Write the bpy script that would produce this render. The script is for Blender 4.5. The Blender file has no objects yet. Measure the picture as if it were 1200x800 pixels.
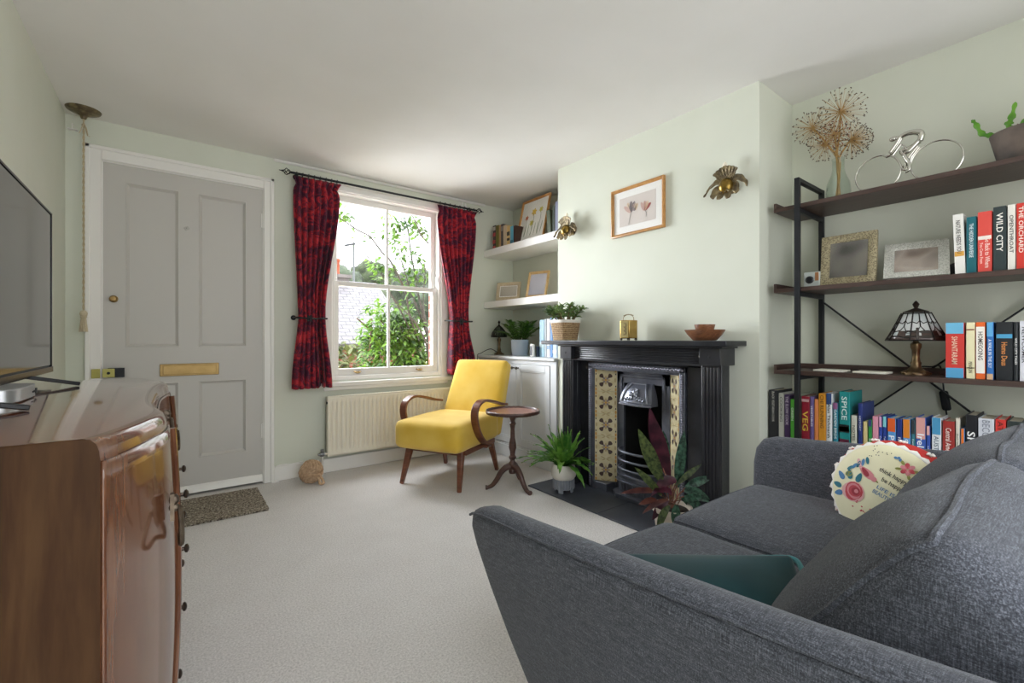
import bpy, math, random
from mathutils import Vector, Matrix, noise
R = random.Random(11)
PI = math.pi
SC = bpy.context.scene
COL = SC.collection
V = Vector

# ------------------------------------------------------------------ mesh helper
class MB:
    """Collects shapes; o = world point that becomes the local origin."""
    def __init__(s, o=(0, 0, 0)):
        s.v = []; s.f = []; s.m = []; s.mi = 0
        s.base = Matrix.Translation(-V(o)); s.M = s.base.copy()
    def at(s, m=None):
        s.M = s.base @ m if m is not None else s.base.copy(); return s
    def add(s, vs, fs):
        b = len(s.v); M = s.M
        s.v += [tuple(M @ V(v)) for v in vs]
        s.f += [tuple(b + i for i in f) for f in fs]
        s.m += [s.mi] * len(fs); return s
    def box(s, x0, x1, y0, y1, z0, z1):
        vs = [(x, y, z) for x in (x0, x1) for y in (y0, y1) for z in (z0, z1)]
        return s.add(vs, [(0, 1, 3, 2), (4, 6, 7, 5), (0, 4, 5, 1), (2, 3, 7, 6), (0, 2, 6, 4), (1, 5, 7, 3)])
    def bar(s, p, q, w, h, up=(0, 0, 1), w2=None, h2=None):
        p, q = V(p), V(q); d = (q - p).normalized(); u = V(up)
        a = d.cross(u)
        if a.length < 1e-4: a = d.cross(V((1, 0, 0)))
        a.normalize(); b = a.cross(d).normalized()
        w2 = w if w2 is None else w2; h2 = h if h2 is None else h2
        vs = []
        for c, ww, hh in ((p, w, h), (q, w2, h2)):
            for i, j in ((-1, -1), (1, -1), (1, 1), (-1, 1)):
                vs.append(c + a * (i * ww / 2) + b * (j * hh / 2))
        return s.add(vs, [(3, 2, 1, 0), (4, 5, 6, 7), (0, 1, 5, 4), (1, 2, 6, 5), (2, 3, 7, 6), (3, 0, 4, 7)])
    def tube(s, pts, r, n=8, closed=False, flat=1.0, up=None):
        pts = [V(p) for p in pts]; k = len(pts)
        rs = list(r) if isinstance(r, (list, tuple)) else [r] * k
        tang = []
        for i in range(k):
            if closed: t = pts[(i + 1) % k] - pts[i - 1]
            else: t = pts[min(i + 1, k - 1)] - pts[max(i - 1, 0)]
            tang.append(t.normalized() if t.length > 1e-9 else V((0, 0, 1)))
        t0 = tang[0]
        a = V(up) if up is not None else (V((0, 0, 1)) if abs(t0.z) < .9 else V((1, 0, 0)))
        a = (a - t0 * a.dot(t0)).normalized()
        vs = []
        for i in range(k):
            t = tang[i]; a = a - t * a.dot(t)
            a = a.normalized() if a.length > 1e-6 else t.orthogonal().normalized()
            b = t.cross(a)
            for j in range(n):
                g = 2 * PI * j / n
                vs.append(pts[i] + a * (rs[i] * math.cos(g) * flat) + b * (rs[i] * math.sin(g)))
        fs = []
        for i in range(k if closed else k - 1):
            for j in range(n):
                i2 = (i + 1) % k
                fs.append((i * n + j, i * n + (j + 1) % n, i2 * n + (j + 1) % n, i2 * n + j))
        if not closed:
            fs.append(tuple(range(n - 1, -1, -1))); fs.append(tuple((k - 1) * n + j for j in range(n)))
        return s.add(vs, fs)
    def lathe(s, prof, c=(0, 0, 0), n=28, cap=True):
        c = V(c); vs = []; k = len(prof)
        for r, z in prof:
            for j in range(n):
                g = 2 * PI * j / n
                vs.append((c.x + r * math.cos(g), c.y + r * math.sin(g), c.z + z))
        fs = [(i * n + j, i * n + (j + 1) % n, (i + 1) * n + (j + 1) % n, (i + 1) * n + j) for i in range(k - 1) for j in range(n)]
        if cap:
            if prof[0][0] > 1e-5: fs.append(tuple(range(n - 1, -1, -1)))
            if prof[-1][0] > 1e-5: fs.append(tuple((k - 1) * n + j for j in range(n)))
        return s.add(vs, fs)
    def ball(s, c, r, n=12, m=8):
        if not isinstance(r, (tuple, list)): r = (r, r, r)
        vs = [(c[0], c[1], c[2] - r[2])]
        for i in range(1, m):
            a = -PI / 2 + PI * i / m
            for j in range(n):
                g = 2 * PI * j / n
                vs.append((c[0] + r[0] * math.cos(a) * math.cos(g), c[1] + r[1] * math.cos(a) * math.sin(g), c[2] + r[2] * math.sin(a)))
        vs.append((c[0], c[1], c[2] + r[2])); L = len(vs) - 1
        fs = [(0, 1 + (j + 1) % n, 1 + j) for j in range(n)]
        for i in range(m - 2):
            for j in range(n):
                fs.append((1 + i * n + j, 1 + i * n + (j + 1) % n, 1 + (i + 1) * n + (j + 1) % n, 1 + (i + 1) * n + j))
        b = 1 + (m - 2) * n
        fs += [(b + j, b + (j + 1) % n, L) for j in range(n)]
        return s.add(vs, fs)
    def grid(s, nu, nv, fn, closed_u=False):
        vs = [fn(i / (nu if closed_u else nu - 1), j / (nv - 1)) for j in range(nv) for i in range(nu)]
        fs = []
        for j in range(nv - 1):
            for i in range(nu if closed_u else nu - 1):
                i2 = (i + 1) % nu
                fs.append((j * nu + i, j * nu + i2, (j + 1) * nu + i2, (j + 1) * nu + i))
        return s.add(vs, fs)
    def prism(s, poly, fn, d0, d1):
        """poly: 2D points; fn(u, v, d) -> 3D."""
        n = len(poly)
        vs = [fn(u, v, d0) for u, v in poly] + [fn(u, v, d1) for u, v in poly]
        fs = [tuple(range(n - 1, -1, -1)), tuple(range(n, 2 * n))] + [(i, (i + 1) % n, n + (i + 1) % n, n + i) for i in range(n)]
        return s.add(vs, fs)
    def slab(s, poly, fn, T, r):
        """a thick board with this outline (counter-clockwise) and rounded edges."""
        n = len(poly); P = [V((p[0], p[1])) for p in poly]; N = []
        for i in range(n):
            e = P[(i + 1) % n] - P[i - 1]; e.normalize(); N.append(V((e.y, -e.x)))
        rings = []
        for k in range(9):
            a = PI / 2 * k / 4 if k <= 4 else PI / 2 * (k) / 4
            if k <= 4: ins = r * (1 - math.sin(PI / 2 * k / 4)); d = -T / 2 + r * (1 - math.cos(PI / 2 * k / 4))
            else: ins = r * (1 - math.cos(PI / 2 * (k - 5) / 3.0)) if k > 5 else 0; d = T / 2 - r + r * math.sin(PI / 2 * (k - 5) / 3.0)
            rings.append((ins, d))
        vs = []
        for ins, d in rings:
            for i in range(n):
                q = P[i] - N[i] * ins; vs.append(fn(q.x, q.y, d))
        fs = [tuple(range(n - 1, -1, -1)), tuple(8 * n + i for i in range(n))]
        for k in range(8):
            for i in range(n):
                fs.append((k * n + i, k * n + (i + 1) % n, (k + 1) * n + (i + 1) % n, (k + 1) * n + i))
        return s.add(vs, fs)
    def puffedge(s, h, r, p, segs, wob=0, seed=0, post=None, n=14, lift=0):
        """points running along these cube-edge segments of the same block."""
        pt = s.puff(h, r, p, n, wob, seed, post, True); out = []
        for a, b in segs:
            for i in range(n):
                t = i / n; t = .5 - .5 * math.cos(PI * t); out.append(pt([a[k] + (b[k] - a[k]) * t for k in range(3)]))
        return out
    def puff(s, h, r, p=(0, 0, 0), n=14, wob=0, seed=0, post=None, ret=False):
        """rounded, bulging block of half sizes h about the origin."""
        ids = {}; vs = []; fs = []
        par = [math.sin(PI / 2 * (-1 + 2 * i / n)) for i in range(n + 1)]
        def pt(c):
            x = [c[i] * h[i] for i in range(3)]
            inn = [max(-(h[i] - r), min(h[i] - r, x[i])) for i in range(3)]
            d = V([x[i] - inn[i] for i in range(3)])
            if d.length > 1e-9: d.normalize()
            q = V(inn) + d * r; u = [q[i] / h[i] for i in range(3)]
            w = [max(0, 1 - t * t) for t in u]
            q = V((q.x + p[0] * u[0] * w[1] * w[2], q.y + p[1] * u[1] * w[0] * w[2], q.z + p[2] * u[2] * w[0] * w[1]))
            if wob: q += noise.noise_vector(q * 7 + V((seed, seed, 0))) * wob
            return post(q) if post else q
        if ret: return pt
        for ax in range(3):
            for sg in (-1, 1):
                loc = []
                for i in range(n + 1):
                    for j in range(n + 1):
                        c = [0, 0, 0]; c[ax] = sg; c[(ax + 1) % 3] = par[i]; c[(ax + 2) % 3] = par[j]
                        k = tuple(round(t, 5) for t in c)
                        if k not in ids: ids[k] = len(vs); vs.append(pt(c))
                        loc.append(ids[k])
                for i in range(n):
                    for j in range(n):
                        q = (loc[i * (n + 1) + j], loc[(i + 1) * (n + 1) + j], loc[(i + 1) * (n + 1) + j + 1], loc[i * (n + 1) + j + 1])
                        fs.append(q if sg > 0 else q[::-1])
        return s.add(vs, fs)
    def leaf(s, p0, d, up, L, W, bend=.3, n=7, fold=.15, tip=1.0, wav=0, blunt=.02):
        """a leaf blade from p0 along d, drooping by bend; W = full width."""
        p = V(p0); d = V(d).normalized(); up = V(up)
        side = d.cross(up)
        side = side.normalized() if side.length > 1e-4 else d.orthogonal().normalized()
        vs = []; st = L / (n - 1)
        for i in range(n):
            t = i / (n - 1)
            w = W / 2 * (math.sin(PI * min(1, t * .93 + .07)) ** .8) * (1 if t < .9 else tip)
            if i == n - 1: w = W * blunt
            if blunt > .1 and i == n - 2: w = max(w, W * blunt * 1.15)
            nr = side.cross(d).normalized()
            wv = wav * math.sin(i * 2.1) * W
            vs += [p + side * w + nr * (fold * w + wv), p.copy(), p - side * w + nr * (fold * w - wv)]
            d = (d + V((0, 0, -bend * st / L))).normalized(); p = p + d * st
        fs = []
        for i in range(n - 1):
            a = i * 3
            fs += [(a, a + 1, a + 4, a + 3), (a + 1, a + 2, a + 5, a + 4)]
        return s.add(vs, fs)

def lin(c):
    if isinstance(c, str):
        c = [int(c[i:i + 2], 16) / 255 for i in (0, 2, 4)]
        c = [x / 12.92 if x < .04045 else ((x + .055) / 1.055) ** 2.4 for x in c]
    return (c[0], c[1], c[2], 1)

def obj(name, mb, mats, parent=None, bevel=0, ang=40, solid=0, sub=0, seg=2, loc=None):
    me = bpy.data.meshes.new(name)
    me.from_pydata(mb.v, [], mb.f)
    if not isinstance(mats, (list, tuple)): mats = [mats]
    for m in mats: me.materials.append(m)
    if len(mats) > 1: me.polygons.foreach_set('material_index', [min(i, len(mats) - 1) for i in mb.m])
    me.validate(); me.shade_smooth(); me.set_sharp_from_angle(angle=math.radians(ang))
    o = bpy.data.objects.new(name, me); COL.objects.link(o)
    if parent is not None: o.parent = parent
    if loc is not None: o.location = loc
    if sub:
        m = o.modifiers.new('sub', 'SUBSURF'); m.levels = m.render_levels = sub
    if solid:
        m = o.modifiers.new('solid', 'SOLIDIFY'); m.thickness = solid; m.offset = 0
    if bevel:
        m = o.modifiers.new('bevel', 'BEVEL'); m.width = bevel; m.segments = seg; m.limit_method = 'ANGLE'; m.angle_limit = math.radians(40)
    return o
def tag(o, label, cat, group=None, kind=None):
    o['label'] = label; o['category'] = cat
    if group: o['group'] = group
    if kind: o['kind'] = kind
    return o
def thing(name, label, cat, loc=(0, 0, 0), rz=0, group=None, rot=None):
    o = bpy.data.objects.new(name, None); COL.objects.link(o); o.empty_display_size = .05
    o.location = loc; o.rotation_euler = rot if rot is not None else (0, 0, rz)
    return tag(o, label, cat, group)
def solo(name, mb, mats, label, cat, group=None, loc=(0, 0, 0), kind=None, **k):
    return tag(obj(name, mb, mats, loc=loc, **k), label, cat, group, kind)
def struct(name, mb, mats, parent=None, **k):
    o = obj(name, mb, mats, parent, **k)
    if parent is None: o['kind'] = 'structure'
    return o
def T(x, y, z): return Matrix.Translation((x, y, z))
def RZ(a): return Matrix.Rotation(a, 4, 'Z')
def RX(a): return Matrix.Rotation(a, 4, 'X')
def RY(a): return Matrix.Rotation(a, 4, 'Y')
def frame3(x, y, z, o=(0, 0, 0)):
    """matrix whose columns are these axes."""
    x, y, z = V(x), V(y), V(z)
    return Matrix(((x.x, y.x, z.x, o[0]), (x.y, y.y, z.y, o[1]), (x.z, y.z, z.z, o[2]), (0, 0, 0, 1)))
def smoothpath(pts, k=6):
    """Catmull-Rom through points."""
    P = [V(p) for p in pts]; out = []
    for i in range(len(P) - 1):
        a, b, c, d = P[max(i - 1, 0)], P[i], P[i + 1], P[min(i + 2, len(P) - 1)]
        for j in range(k):
            t = j / k
            out.append(.5 * ((2 * b) + (c - a) * t + (2 * a - 5 * b + 4 * c - d) * t * t + (3 * b - a - 3 * c + d) * t ** 3))
    out.append(P[-1]); return out
_tc = {}
def glyphs(txt, bold=False):
    """flat lettering as (verts, faces, width, height) of unit size, centred."""
    if txt in _tc: return _tc[txt]
    cu = bpy.data.curves.new('lettering', 'FONT'); cu.body = txt; cu.size = 1; cu.resolution_u = 2
    cu.align_x = 'CENTER'; cu.align_y = 'CENTER'; cu.offset = .012
    ob = bpy.data.objects.new('lettering', cu); COL.objects.link(ob)
    dg = bpy.context.evaluated_depsgraph_get()
    me = bpy.data.meshes.new_from_object(ob.evaluated_get(dg))
    vs = [v.co.copy() for v in me.vertices]; fs = [tuple(p.vertices) for p in me.polygons]
    bpy.data.objects.remove(ob); bpy.data.curves.remove(cu); bpy.data.meshes.remove(me)
    x0 = min(v.x for v in vs); x1 = max(v.x for v in vs); y0 = min(v.y for v in vs); y1 = max(v.y for v in vs)
    vs = [(v.x - (x0 + x1) / 2, v.y - (y0 + y1) / 2) for v in vs]
    _tc[txt] = (vs, fs, x1 - x0, y1 - y0); return _tc[txt]
def lettering(mb, txt, fn, length, height):
    """text stretched into length x height; fn(u, v) -> 3D."""
    vs, fs, w, h = glyphs(txt)
    k = min(length / w, height / h * 1.6); k2 = min(height / h, k * 1.25)
    mb.add([fn(u * k, v * k2) for u, v in vs], fs)

# ------------------------------------------------------------------ materials
_mats = {}
class N:
    def __init__(s, name):
        s.m = bpy.data.materials.new(name); s.m.use_nodes = True; s.t = s.m.node_tree
        s.t.nodes.clear(); s.out = s.n('ShaderNodeOutputMaterial')
    def n(s, t, **kw):
        x = s.t.nodes.new(t)
        for k, v in kw.items():
            if k.startswith('i_'): x.inputs[k[2:].replace('_', ' ')].default_value = v
            else: setattr(x, k, v)
        return x
    def l(s, a, b): s.t.links.new(a, b)
    def coord(s, scale=(1, 1, 1), rot=(0, 0, 0), kind='Object'):
        c = s.n('ShaderNodeTexCoord'); m = s.n('ShaderNodeMapping')
        m.inputs['Scale'].default_value = scale; m.inputs['Rotation'].default_value = rot
        s.l(c.outputs[kind], m.inputs['Vector']); return m.outputs['Vector']
    def noise(s, vec, scale, detail=4, rough=.5, dist=0):
        x = s.n('ShaderNodeTexNoise'); x.inputs['Scale'].default_value = scale; x.inputs['Detail'].default_value = detail
        x.inputs['Roughness'].default_value = rough; x.inputs['Distortion'].default_value = dist
        s.l(vec, x.inputs['Vector']); return x.outputs['Fac']
    def ramp(s, fac, stops, interp='LINEAR'):
        r = s.n('ShaderNodeValToRGB'); e = r.color_ramp.elements; r.color_ramp.interpolation = interp
        while len(e) < len(stops): e.new(.5)
        for x, (p, c) in zip(e, stops): x.position = p; x.color = lin(c)
        s.l(fac, r.inputs['Fac']); return r.outputs['Color']
    def mix(s, fac, a, b, mode='MIX'):
        x = s.n('ShaderNodeMix', data_type='RGBA', blend_type=mode)
        for i, v in ((0, fac), (6, a), (7, b)):
            if isinstance(v, (float, int)): x.inputs[i].default_value = v
            elif isinstance(v, (str, tuple, list)): x.inputs[i].default_value = lin(v)
            else: s.l(v, x.inputs[i])
        return x.outputs[2]
    def math(s, op, a, b=0):
        x = s.n('ShaderNodeMath', operation=op)
        for i, v in ((0, a), (1, b)):
            if isinstance(v, (float, int)): x.inputs[i].default_value = v
            else: s.l(v, x.inputs[i])
        return x.outputs[0]
    def bump(s, h, strength=.3, dist=.01):
        b = s.n('ShaderNodeBump'); b.inputs['Strength'].default_value = strength; b.inputs['Distance'].default_value = dist
        s.l(h, b.inputs['Height']); return b.outputs['Normal']
    def bsdf(s, col, rough=.5, metal=0, normal=None, coat=0, sheen=0, trans=0, ior=1.5, spec=.5, subs=0):
        p = s.n('ShaderNodeBsdfPrincipled')
        if isinstance(col, (str, tuple, list)): p.inputs['Base Color'].default_value = lin(col)
        else: s.l(col, p.inputs['Base Color'])
        if isinstance(rough, (float, int)): p.inputs['Roughness'].default_value = rough
        else: s.l(rough, p.inputs['Roughness'])
        p.inputs['Metallic'].default_value = metal; p.inputs['Coat Weight'].default_value = coat
        p.inputs['Coat Roughness'].default_value = .06
        p.inputs['Sheen Weight'].default_value = sheen; p.inputs['Transmission Weight'].default_value = trans
        p.inputs['IOR'].default_value = ior; p.inputs['Specular IOR Level'].default_value = spec
        if normal is not None: s.l(normal, p.inputs['Normal'])
        s.l(p.outputs[0], s.out.inputs['Surface']); return p
def pm(col, rough=.5, metal=0, col2=None, scale=8, bump=0, bscale=60, coat=0, sheen=0, spec=.5, stretch=(1, 1, 1)):
    """plain material, cached; col2 = mottling colour."""
    k = (str(col), rough, metal, str(col2), scale, bump, bscale, coat, sheen, spec, stretch)
    if k in _mats: return _mats[k]
    a = N('plain_%d' % len(_mats)); c = col; nm = None
    if col2 or bump: vec = a.coord(stretch)
    if col2: c = a.ramp(a.noise(vec, scale, 5), [(.32, col), (.68, col2)])
    if bump: nm = a.bump(a.noise(vec, bscale, 3), bump, .004)
    a.bsdf(c, rough, metal, nm, coat, sheen, spec=spec); _mats[k] = a.m; return a.m

def m_wall(name, col):
    a = N(name); v = a.coord()
    a.bsdf(a.mix(.06, col, a.ramp(a.noise(v, 3, 4), [(.3, 'b9bfae'), (.7, 'ffffff')])), .75, 0, a.bump(a.noise(v, 40, 4), .05, .004), spec=.3); return a.m
def m_carpet():
    a = N('carpet'); v = a.coord(); n1 = a.noise(v, 150, 3, .75); n2 = a.noise(v, 6, 4)
    c = a.mix(.2, a.ramp(n1, [(.3, 'aaa5a2'), (.62, 'e4e0dd')]), a.ramp(n2, [(.3, 'c0bbb7'), (.7, 'dbd8d5')]))
    a.bsdf(c, .95, 0, a.bump(n1, .5, .006), sheen=.2, spec=.1); return a.m
def m_wood(name, c1, c2, c3, scale=(1, 14, 14), rough=.3, coat=.5, spec=.5, rot=(0, 0, 0), dist=.6):
    a = N(name); v = a.coord(scale, rot)
    n1 = a.noise(v, 3.2, 6, .6, dist); n2 = a.noise(v, 14, 3)
    c = a.mix(.3, a.ramp(n1, [(.25, c1), (.5, c2), (.75, c3)]), a.ramp(n2, [(.35, c1), (.65, c3)]))
    a.bsdf(c, rough, 0, a.bump(n1, .04, .002), coat, spec=spec); return a.m
def m_weave(name, c1, c2, c3, s=1.0, rough=.9, sheen=.25):
    a = N(name)
    x = a.noise(a.coord((30 * s, 420 * s, 420 * s)), 1, 3, .6); y = a.noise(a.coord((420 * s, 30 * s, 420 * s)), 1, 3, .6); z = a.noise(a.coord((420 * s, 420 * s, 30 * s)), 1, 3, .6)
    f = a.math('MULTIPLY', a.math('ADD', a.math('ADD', x, y), z), .3333)
    c = a.ramp(f, [(.38, c1), (.5, c2), (.62, c3)])
    a.bsdf(c, rough, 0, a.bump(f, .35, .003), sheen=sheen, spec=.15); return a.m
def m_velvet(name, c1, c2, sheen=.6):
    a = N(name); v = a.coord()
    c = a.ramp(a.noise(v, 5, 3), [(.3, c1), (.7, c2)])
    a.bsdf(c, .75, 0, a.bump(a.noise(v, 500, 2), .1, .002), sheen=sheen, spec=.2); return a.m
def m_damask():
    a = N('damask'); v = a.coord((1, .5, 1))
    f = a.noise(v, 12, 5, .62, 2.6); g = a.noise(v, 5.5, 2, .5, 1.2)
    k = a.math('ADD', a.math('MULTIPLY', f, .65), a.math('MULTIPLY', g, .35))
    c = a.ramp(k, [(.42, '431a30'), (.49, '701c31'), (.54, 'ab2733'), (.68, 'be3b40')])
    a.bsdf(c, .62, 0, a.bump(k, .15, .003), sheen=.08, spec=.2); return a.m
def m_brick(name, c1, c2, mortar, scale, bw=.225, rh=.075, ms=.012, rough=.85, axis='XZ', bump=.4):
    a = N(name); c = a.n('ShaderNodeTexCoord'); sp = a.n('ShaderNodeSeparateXYZ'); cb = a.n('ShaderNodeCombineXYZ')
    a.l(c.outputs['Object'], sp.inputs[0])
    if axis == 'XZ':
        a.l(a.math('ADD', sp.outputs[0], sp.outputs[1]), cb.inputs[0]); a.l(sp.outputs[2], cb.inputs[1])
    else:
        a.l(sp.outputs[0], cb.inputs[0]); a.l(sp.outputs[1], cb.inputs[1])
    b = a.n('ShaderNodeTexBrick'); a.l(cb.outputs[0], b.inputs['Vector'])
    b.inputs['Color1'].default_value = lin(c1); b.inputs['Color2'].default_value = lin(c2); b.inputs['Mortar'].default_value = lin(mortar)
    b.inputs['Scale'].default_value = scale; b.inputs['Brick Width'].default_value = bw; b.inputs['Row Height'].default_value = rh; b.inputs['Mortar Size'].default_value = ms
    n = a.noise(c.outputs['Object'], 9, 4)
    col = a.mix(.35, b.outputs['Color'], a.ramp(n, [(.3, c1), (.7, c2)]))
    a.bsdf(col, rough, 0, a.bump(a.math('MULTIPLY', b.outputs['Fac'], -1), bump, .01)); return a.m
def m_leaf(name, c1, c2, scale=25, rough=.45, stretch=(1, 1, 1), spec=.4, trans=.25):
    a = N(name); v = a.coord(stretch)
    c = a.ramp(a.noise(v, scale, 3), [(.36, c1), (.64, c2)])
    p = a.bsdf(c, rough, 0, None, spec=spec)
    tr = a.n('ShaderNodeBsdfTranslucent'); a.l(c, tr.inputs['Color']); mx = a.n('ShaderNodeMixShader'); mx.inputs[0].default_value = trans
    a.l(p.outputs[0], mx.inputs[1]); a.l(tr.outputs[0], mx.inputs[2]); a.l(mx.outputs[0], a.out.inputs['Surface']); return a.m
def m_pane(name, tint='ffffff'):
    a = N(name); t = a.n('ShaderNodeBsdfTransparent'); t.inputs['Color'].default_value = lin(tint)
    g = a.n('ShaderNodeBsdfGlossy'); g.inputs['Roughness'].default_value = .02
    f = a.n('ShaderNodeLayerWeight'); f.inputs['Blend'].default_value = .5; mx = a.n('ShaderNodeMixShader')
    fac = a.math('ADD', a.math('MULTIPLY', a.math('POWER', f.outputs['Facing'], 5), .7), .025)
    a.l(fac, mx.inputs[0]); a.l(t.outputs[0], mx.inputs[1]); a.l(g.outputs[0], mx.inputs[2]); a.l(mx.outputs[0], a.out.inputs['Surface']); return a.m
def m_wicker():
    a = N('wicker'); w1 = a.n('ShaderNodeTexWave', wave_type='BANDS', bands_direction='Z'); w1.inputs['Scale'].default_value = 32; w1.inputs['Distortion'].default_value = 3
    w1.inputs['Detail Scale'].default_value = 4
    a.l(a.coord(), w1.inputs['Vector']); n = a.noise(a.coord((1, 1, .5)), 120, 3)
    f = a.math('MULTIPLY', a.math('ADD', w1.outputs['Fac'], n), .5)
    a.bsdf(a.ramp(f, [(.25, '6b4c31'), (.5, 'a1815c'), (.75, 'c9ae86')]), .8, 0, a.bump(f, .8, .006)); return a.m
def m_mat():
    a = N('coir'); n = a.noise(a.coord((1, 1, 1)), 95, 2, .8)
    a.bsdf(a.ramp(n, [(.36, '3e352c'), (.5, '8a8072'), (.66, 'c4bbac')]), .95, 0, a.bump(n, .8, .01), spec=.1); return a.m
def m_photo(name, stops, scale=6):
    a = N(name); n = a.noise(a.coord(), scale, 1, .3); a.bsdf(a.ramp(n, stops), .25, coat=.6); return a.m
def m_ornate(name, c1, c2, scale=140, metal=.6, rough=.4):
    a = N(name); v = a.coord(); x = a.n('ShaderNodeTexVoronoi'); x.inputs['Scale'].default_value = scale; a.l(v, x.inputs['Vector'])
    d = x.outputs['Distance']
    a.bsdf(a.ramp(d, [(.1, c2), (.6, c1)]), rough, metal, a.bump(a.math('MULTIPLY', d, -1), .7, .004)); return a.m

SAGE = m_wall('sage_wall', 'd6d9cb'); CEIL = m_wall('ceiling_white', 'e9e7e4'); CARPET = m_carpet()
WHITE = pm('eceae6', .45); DOORP = pm('c3c0bb', .5); PLASTER_W = pm('f1f0ee', .5)
BRASS = pm('a08555', .38, .75, '8c7345', 20); GOLD = pm('b99a56', .32, .85, '8d7038', 30)
BRONZE = pm('564b3c', .38, .65, '9a8a66', 30, .3, 90); BLACKM = pm('24262a', .5, .4); IRON = pm('2b2d31', .38, .55, '3a3d44', 12, .15, 90)
CAST = pm('555863', .3, .5, '6a6d78', 14, .12, 80); SOOT = pm('121211', .8, 0, '1d1c1a', 20, .2, 40)
WALNUT = m_wood('chair_walnut', '4a2517', '6b3a24', '855037', (1, 1, 14), .35, .4)
DARKW = m_wood('table_mahogany', '2f1c18', '4a2e27', '5f3f35', (1, 1, 12), .4, .3)
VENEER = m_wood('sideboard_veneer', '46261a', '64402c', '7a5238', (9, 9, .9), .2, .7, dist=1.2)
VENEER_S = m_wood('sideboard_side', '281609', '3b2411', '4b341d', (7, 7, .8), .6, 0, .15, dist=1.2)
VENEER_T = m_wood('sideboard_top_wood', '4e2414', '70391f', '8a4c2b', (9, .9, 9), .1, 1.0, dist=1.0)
RACKW = m_wood('rack_wood', '2d1f1a', '42302a', '57423a', (14, 1, 14), .5, .1)
OAK = m_wood('oak_frame', '9a6a35', 'b98446', 'cb9a5c', (6, 6, 6), .45, .2)
PINE = m_wood('pine_frame', 'b58d55', 'cba56b', 'd9b982', (6, 6, 6), .45, .2)
SOFA = m_weave('sofa_weave', '2a2c32', '46484f', '6f727b', 1.5, .95, .12)
YELLOW = m_velvet('yellow_velvet', 'd6ae3a', 'e2c05a', .25); TEAL = m_velvet('teal_velvet', '072b30', '0b3a40', .12)
DAMASK = m_damask(); PANE = m_pane('window_glass'); WICKER = m_wicker()
SLATE = pm('3d4048', .45, 0, '4b4f58', 7, .15, 25); RADI = pm('e7e1d1', .4)
SOIL = pm('2a211b', .95, 0, '3d3129', 40, .5, 80); TERRA = pm('c6b3a0', .7, 0, 'b7a18c', 10)
GLOSSBLACK = pm('08090a', .12, 0, coat=.3); SILVER = pm('c9cac8', .22, 1.0); PAGES = pm('e2dac6', .85, 0, 'c9bfa8', 90, 0, stretch=(1, 60, 1))
# ================================================================== THE ROOM
YW, XL, XR, ZC, YB = 3.542, -.48, 2.70, 2.28, -.75
XB, YB0, YB1 = 2.313, 1.025, 2.475           # chimney breast face and its two ends
m = MB(); m.box(XL - .12, XR + .12, YB - .12, YW + .31, -.12, 0); struct('floor', m, CARPET)
m = MB(); m.box(XL - .12, XR + .12, YB - .12, YW + .31, ZC, ZC + .3); struct('ceiling', m, CEIL)
m = MB(); m.box(XL - .12, XL, YB - .12, YW + .12, 0, ZC); struct('wall_left', m, SAGE)
m = MB(); m.box(XR, XR + .12, YB - .12, YW + .12, 0, ZC); struct('wall_right', m, SAGE)
WX0, WX1, WZ0, WZ1 = .955, 1.905, .69, 2.16   # window opening
DX0, DX1, DZ1 = -.328, .510, 2.052            # door opening
m = MB()
m.box(XL, DX0, YW, YW + .12, 0, ZC); m.box(DX0, DX1, YW, YW + .12, DZ1, ZC); m.box(DX1, WX0, YW, YW + .12, 0, ZC)
m.box(WX0, WX1, YW, YW + .12, 0, WZ0); m.box(WX0, WX1, YW, YW + .12, WZ1, ZC); m.box(WX1, XR, YW, YW + .12, 0, ZC)
struct('wall_far', m, SAGE)
BRICK = m_brick('house_brick', '6b2c1d', '82402c', '85786c', 1)
m = MB(); bx0, bx1 = .95, 1.935
m.box(XL - .12, bx0, YW + .12, YW + .31, -.2, ZC + .3); m.box(bx1, XR + .12, YW + .12, YW + .31, -.2, ZC + .3)
m.box(bx0, bx1, YW + .12, YW + .31, -.2, WZ0 - .02); m.box(bx0, bx1, YW + .12, YW + .31, WZ1 + .02, ZC + .3)
struct('wall_outer', m, BRICK)
m = MB()
for x0, x1, y0, y1, z0, z1 in ((XB, XR, YB0, 1.40, 0, ZC), (XB, XR, 2.09, YB1, 0, ZC), (XB, XR, 1.40, 2.09, .85, ZC), (2.66, XR, 1.40, 2.09, 0, .85)):
    m.box(x0, x1, y0, y1, z0, z1)
struct('wall_chimney', m, SAGE)
m = MB(); ox0, ox1, oz1 = -.30, 1.9, 2.12
m.box(XL, ox0, YB - .12, YB, 0, ZC); m.box(ox1, XR, YB - .12, YB, 0, ZC); m.box(ox0, ox1, YB - .12, YB, oz1, ZC); struct('wall_back', m, SAGE)
w2 = bpy.data.objects.new('fill_window', None); COL.objects.link(w2); w2['kind'] = 'structure'; O = ((ox0 + ox1) / 2, YB, 0); w2.location = O  # invented glazed opening behind the camera, added to let fill light in
m = MB(O)
for x in (ox0, .40, 1.145, ox1 - .05): m.box(x, x + .05, YB - .09, YB - .03, 0, oz1)
m.box(ox0, ox1, YB - .09, YB - .03, 0, .07); m.box(ox0, ox1, YB - .09, YB - .03, oz1 - .06, oz1); obj('window_frame', m, WHITE, w2)
m = MB(O); m.box(ox0 + .02, ox1 - .02, YB - .062, YB - .058, .03, oz1 - .03); obj('pane', m, PANE, w2)
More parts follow.
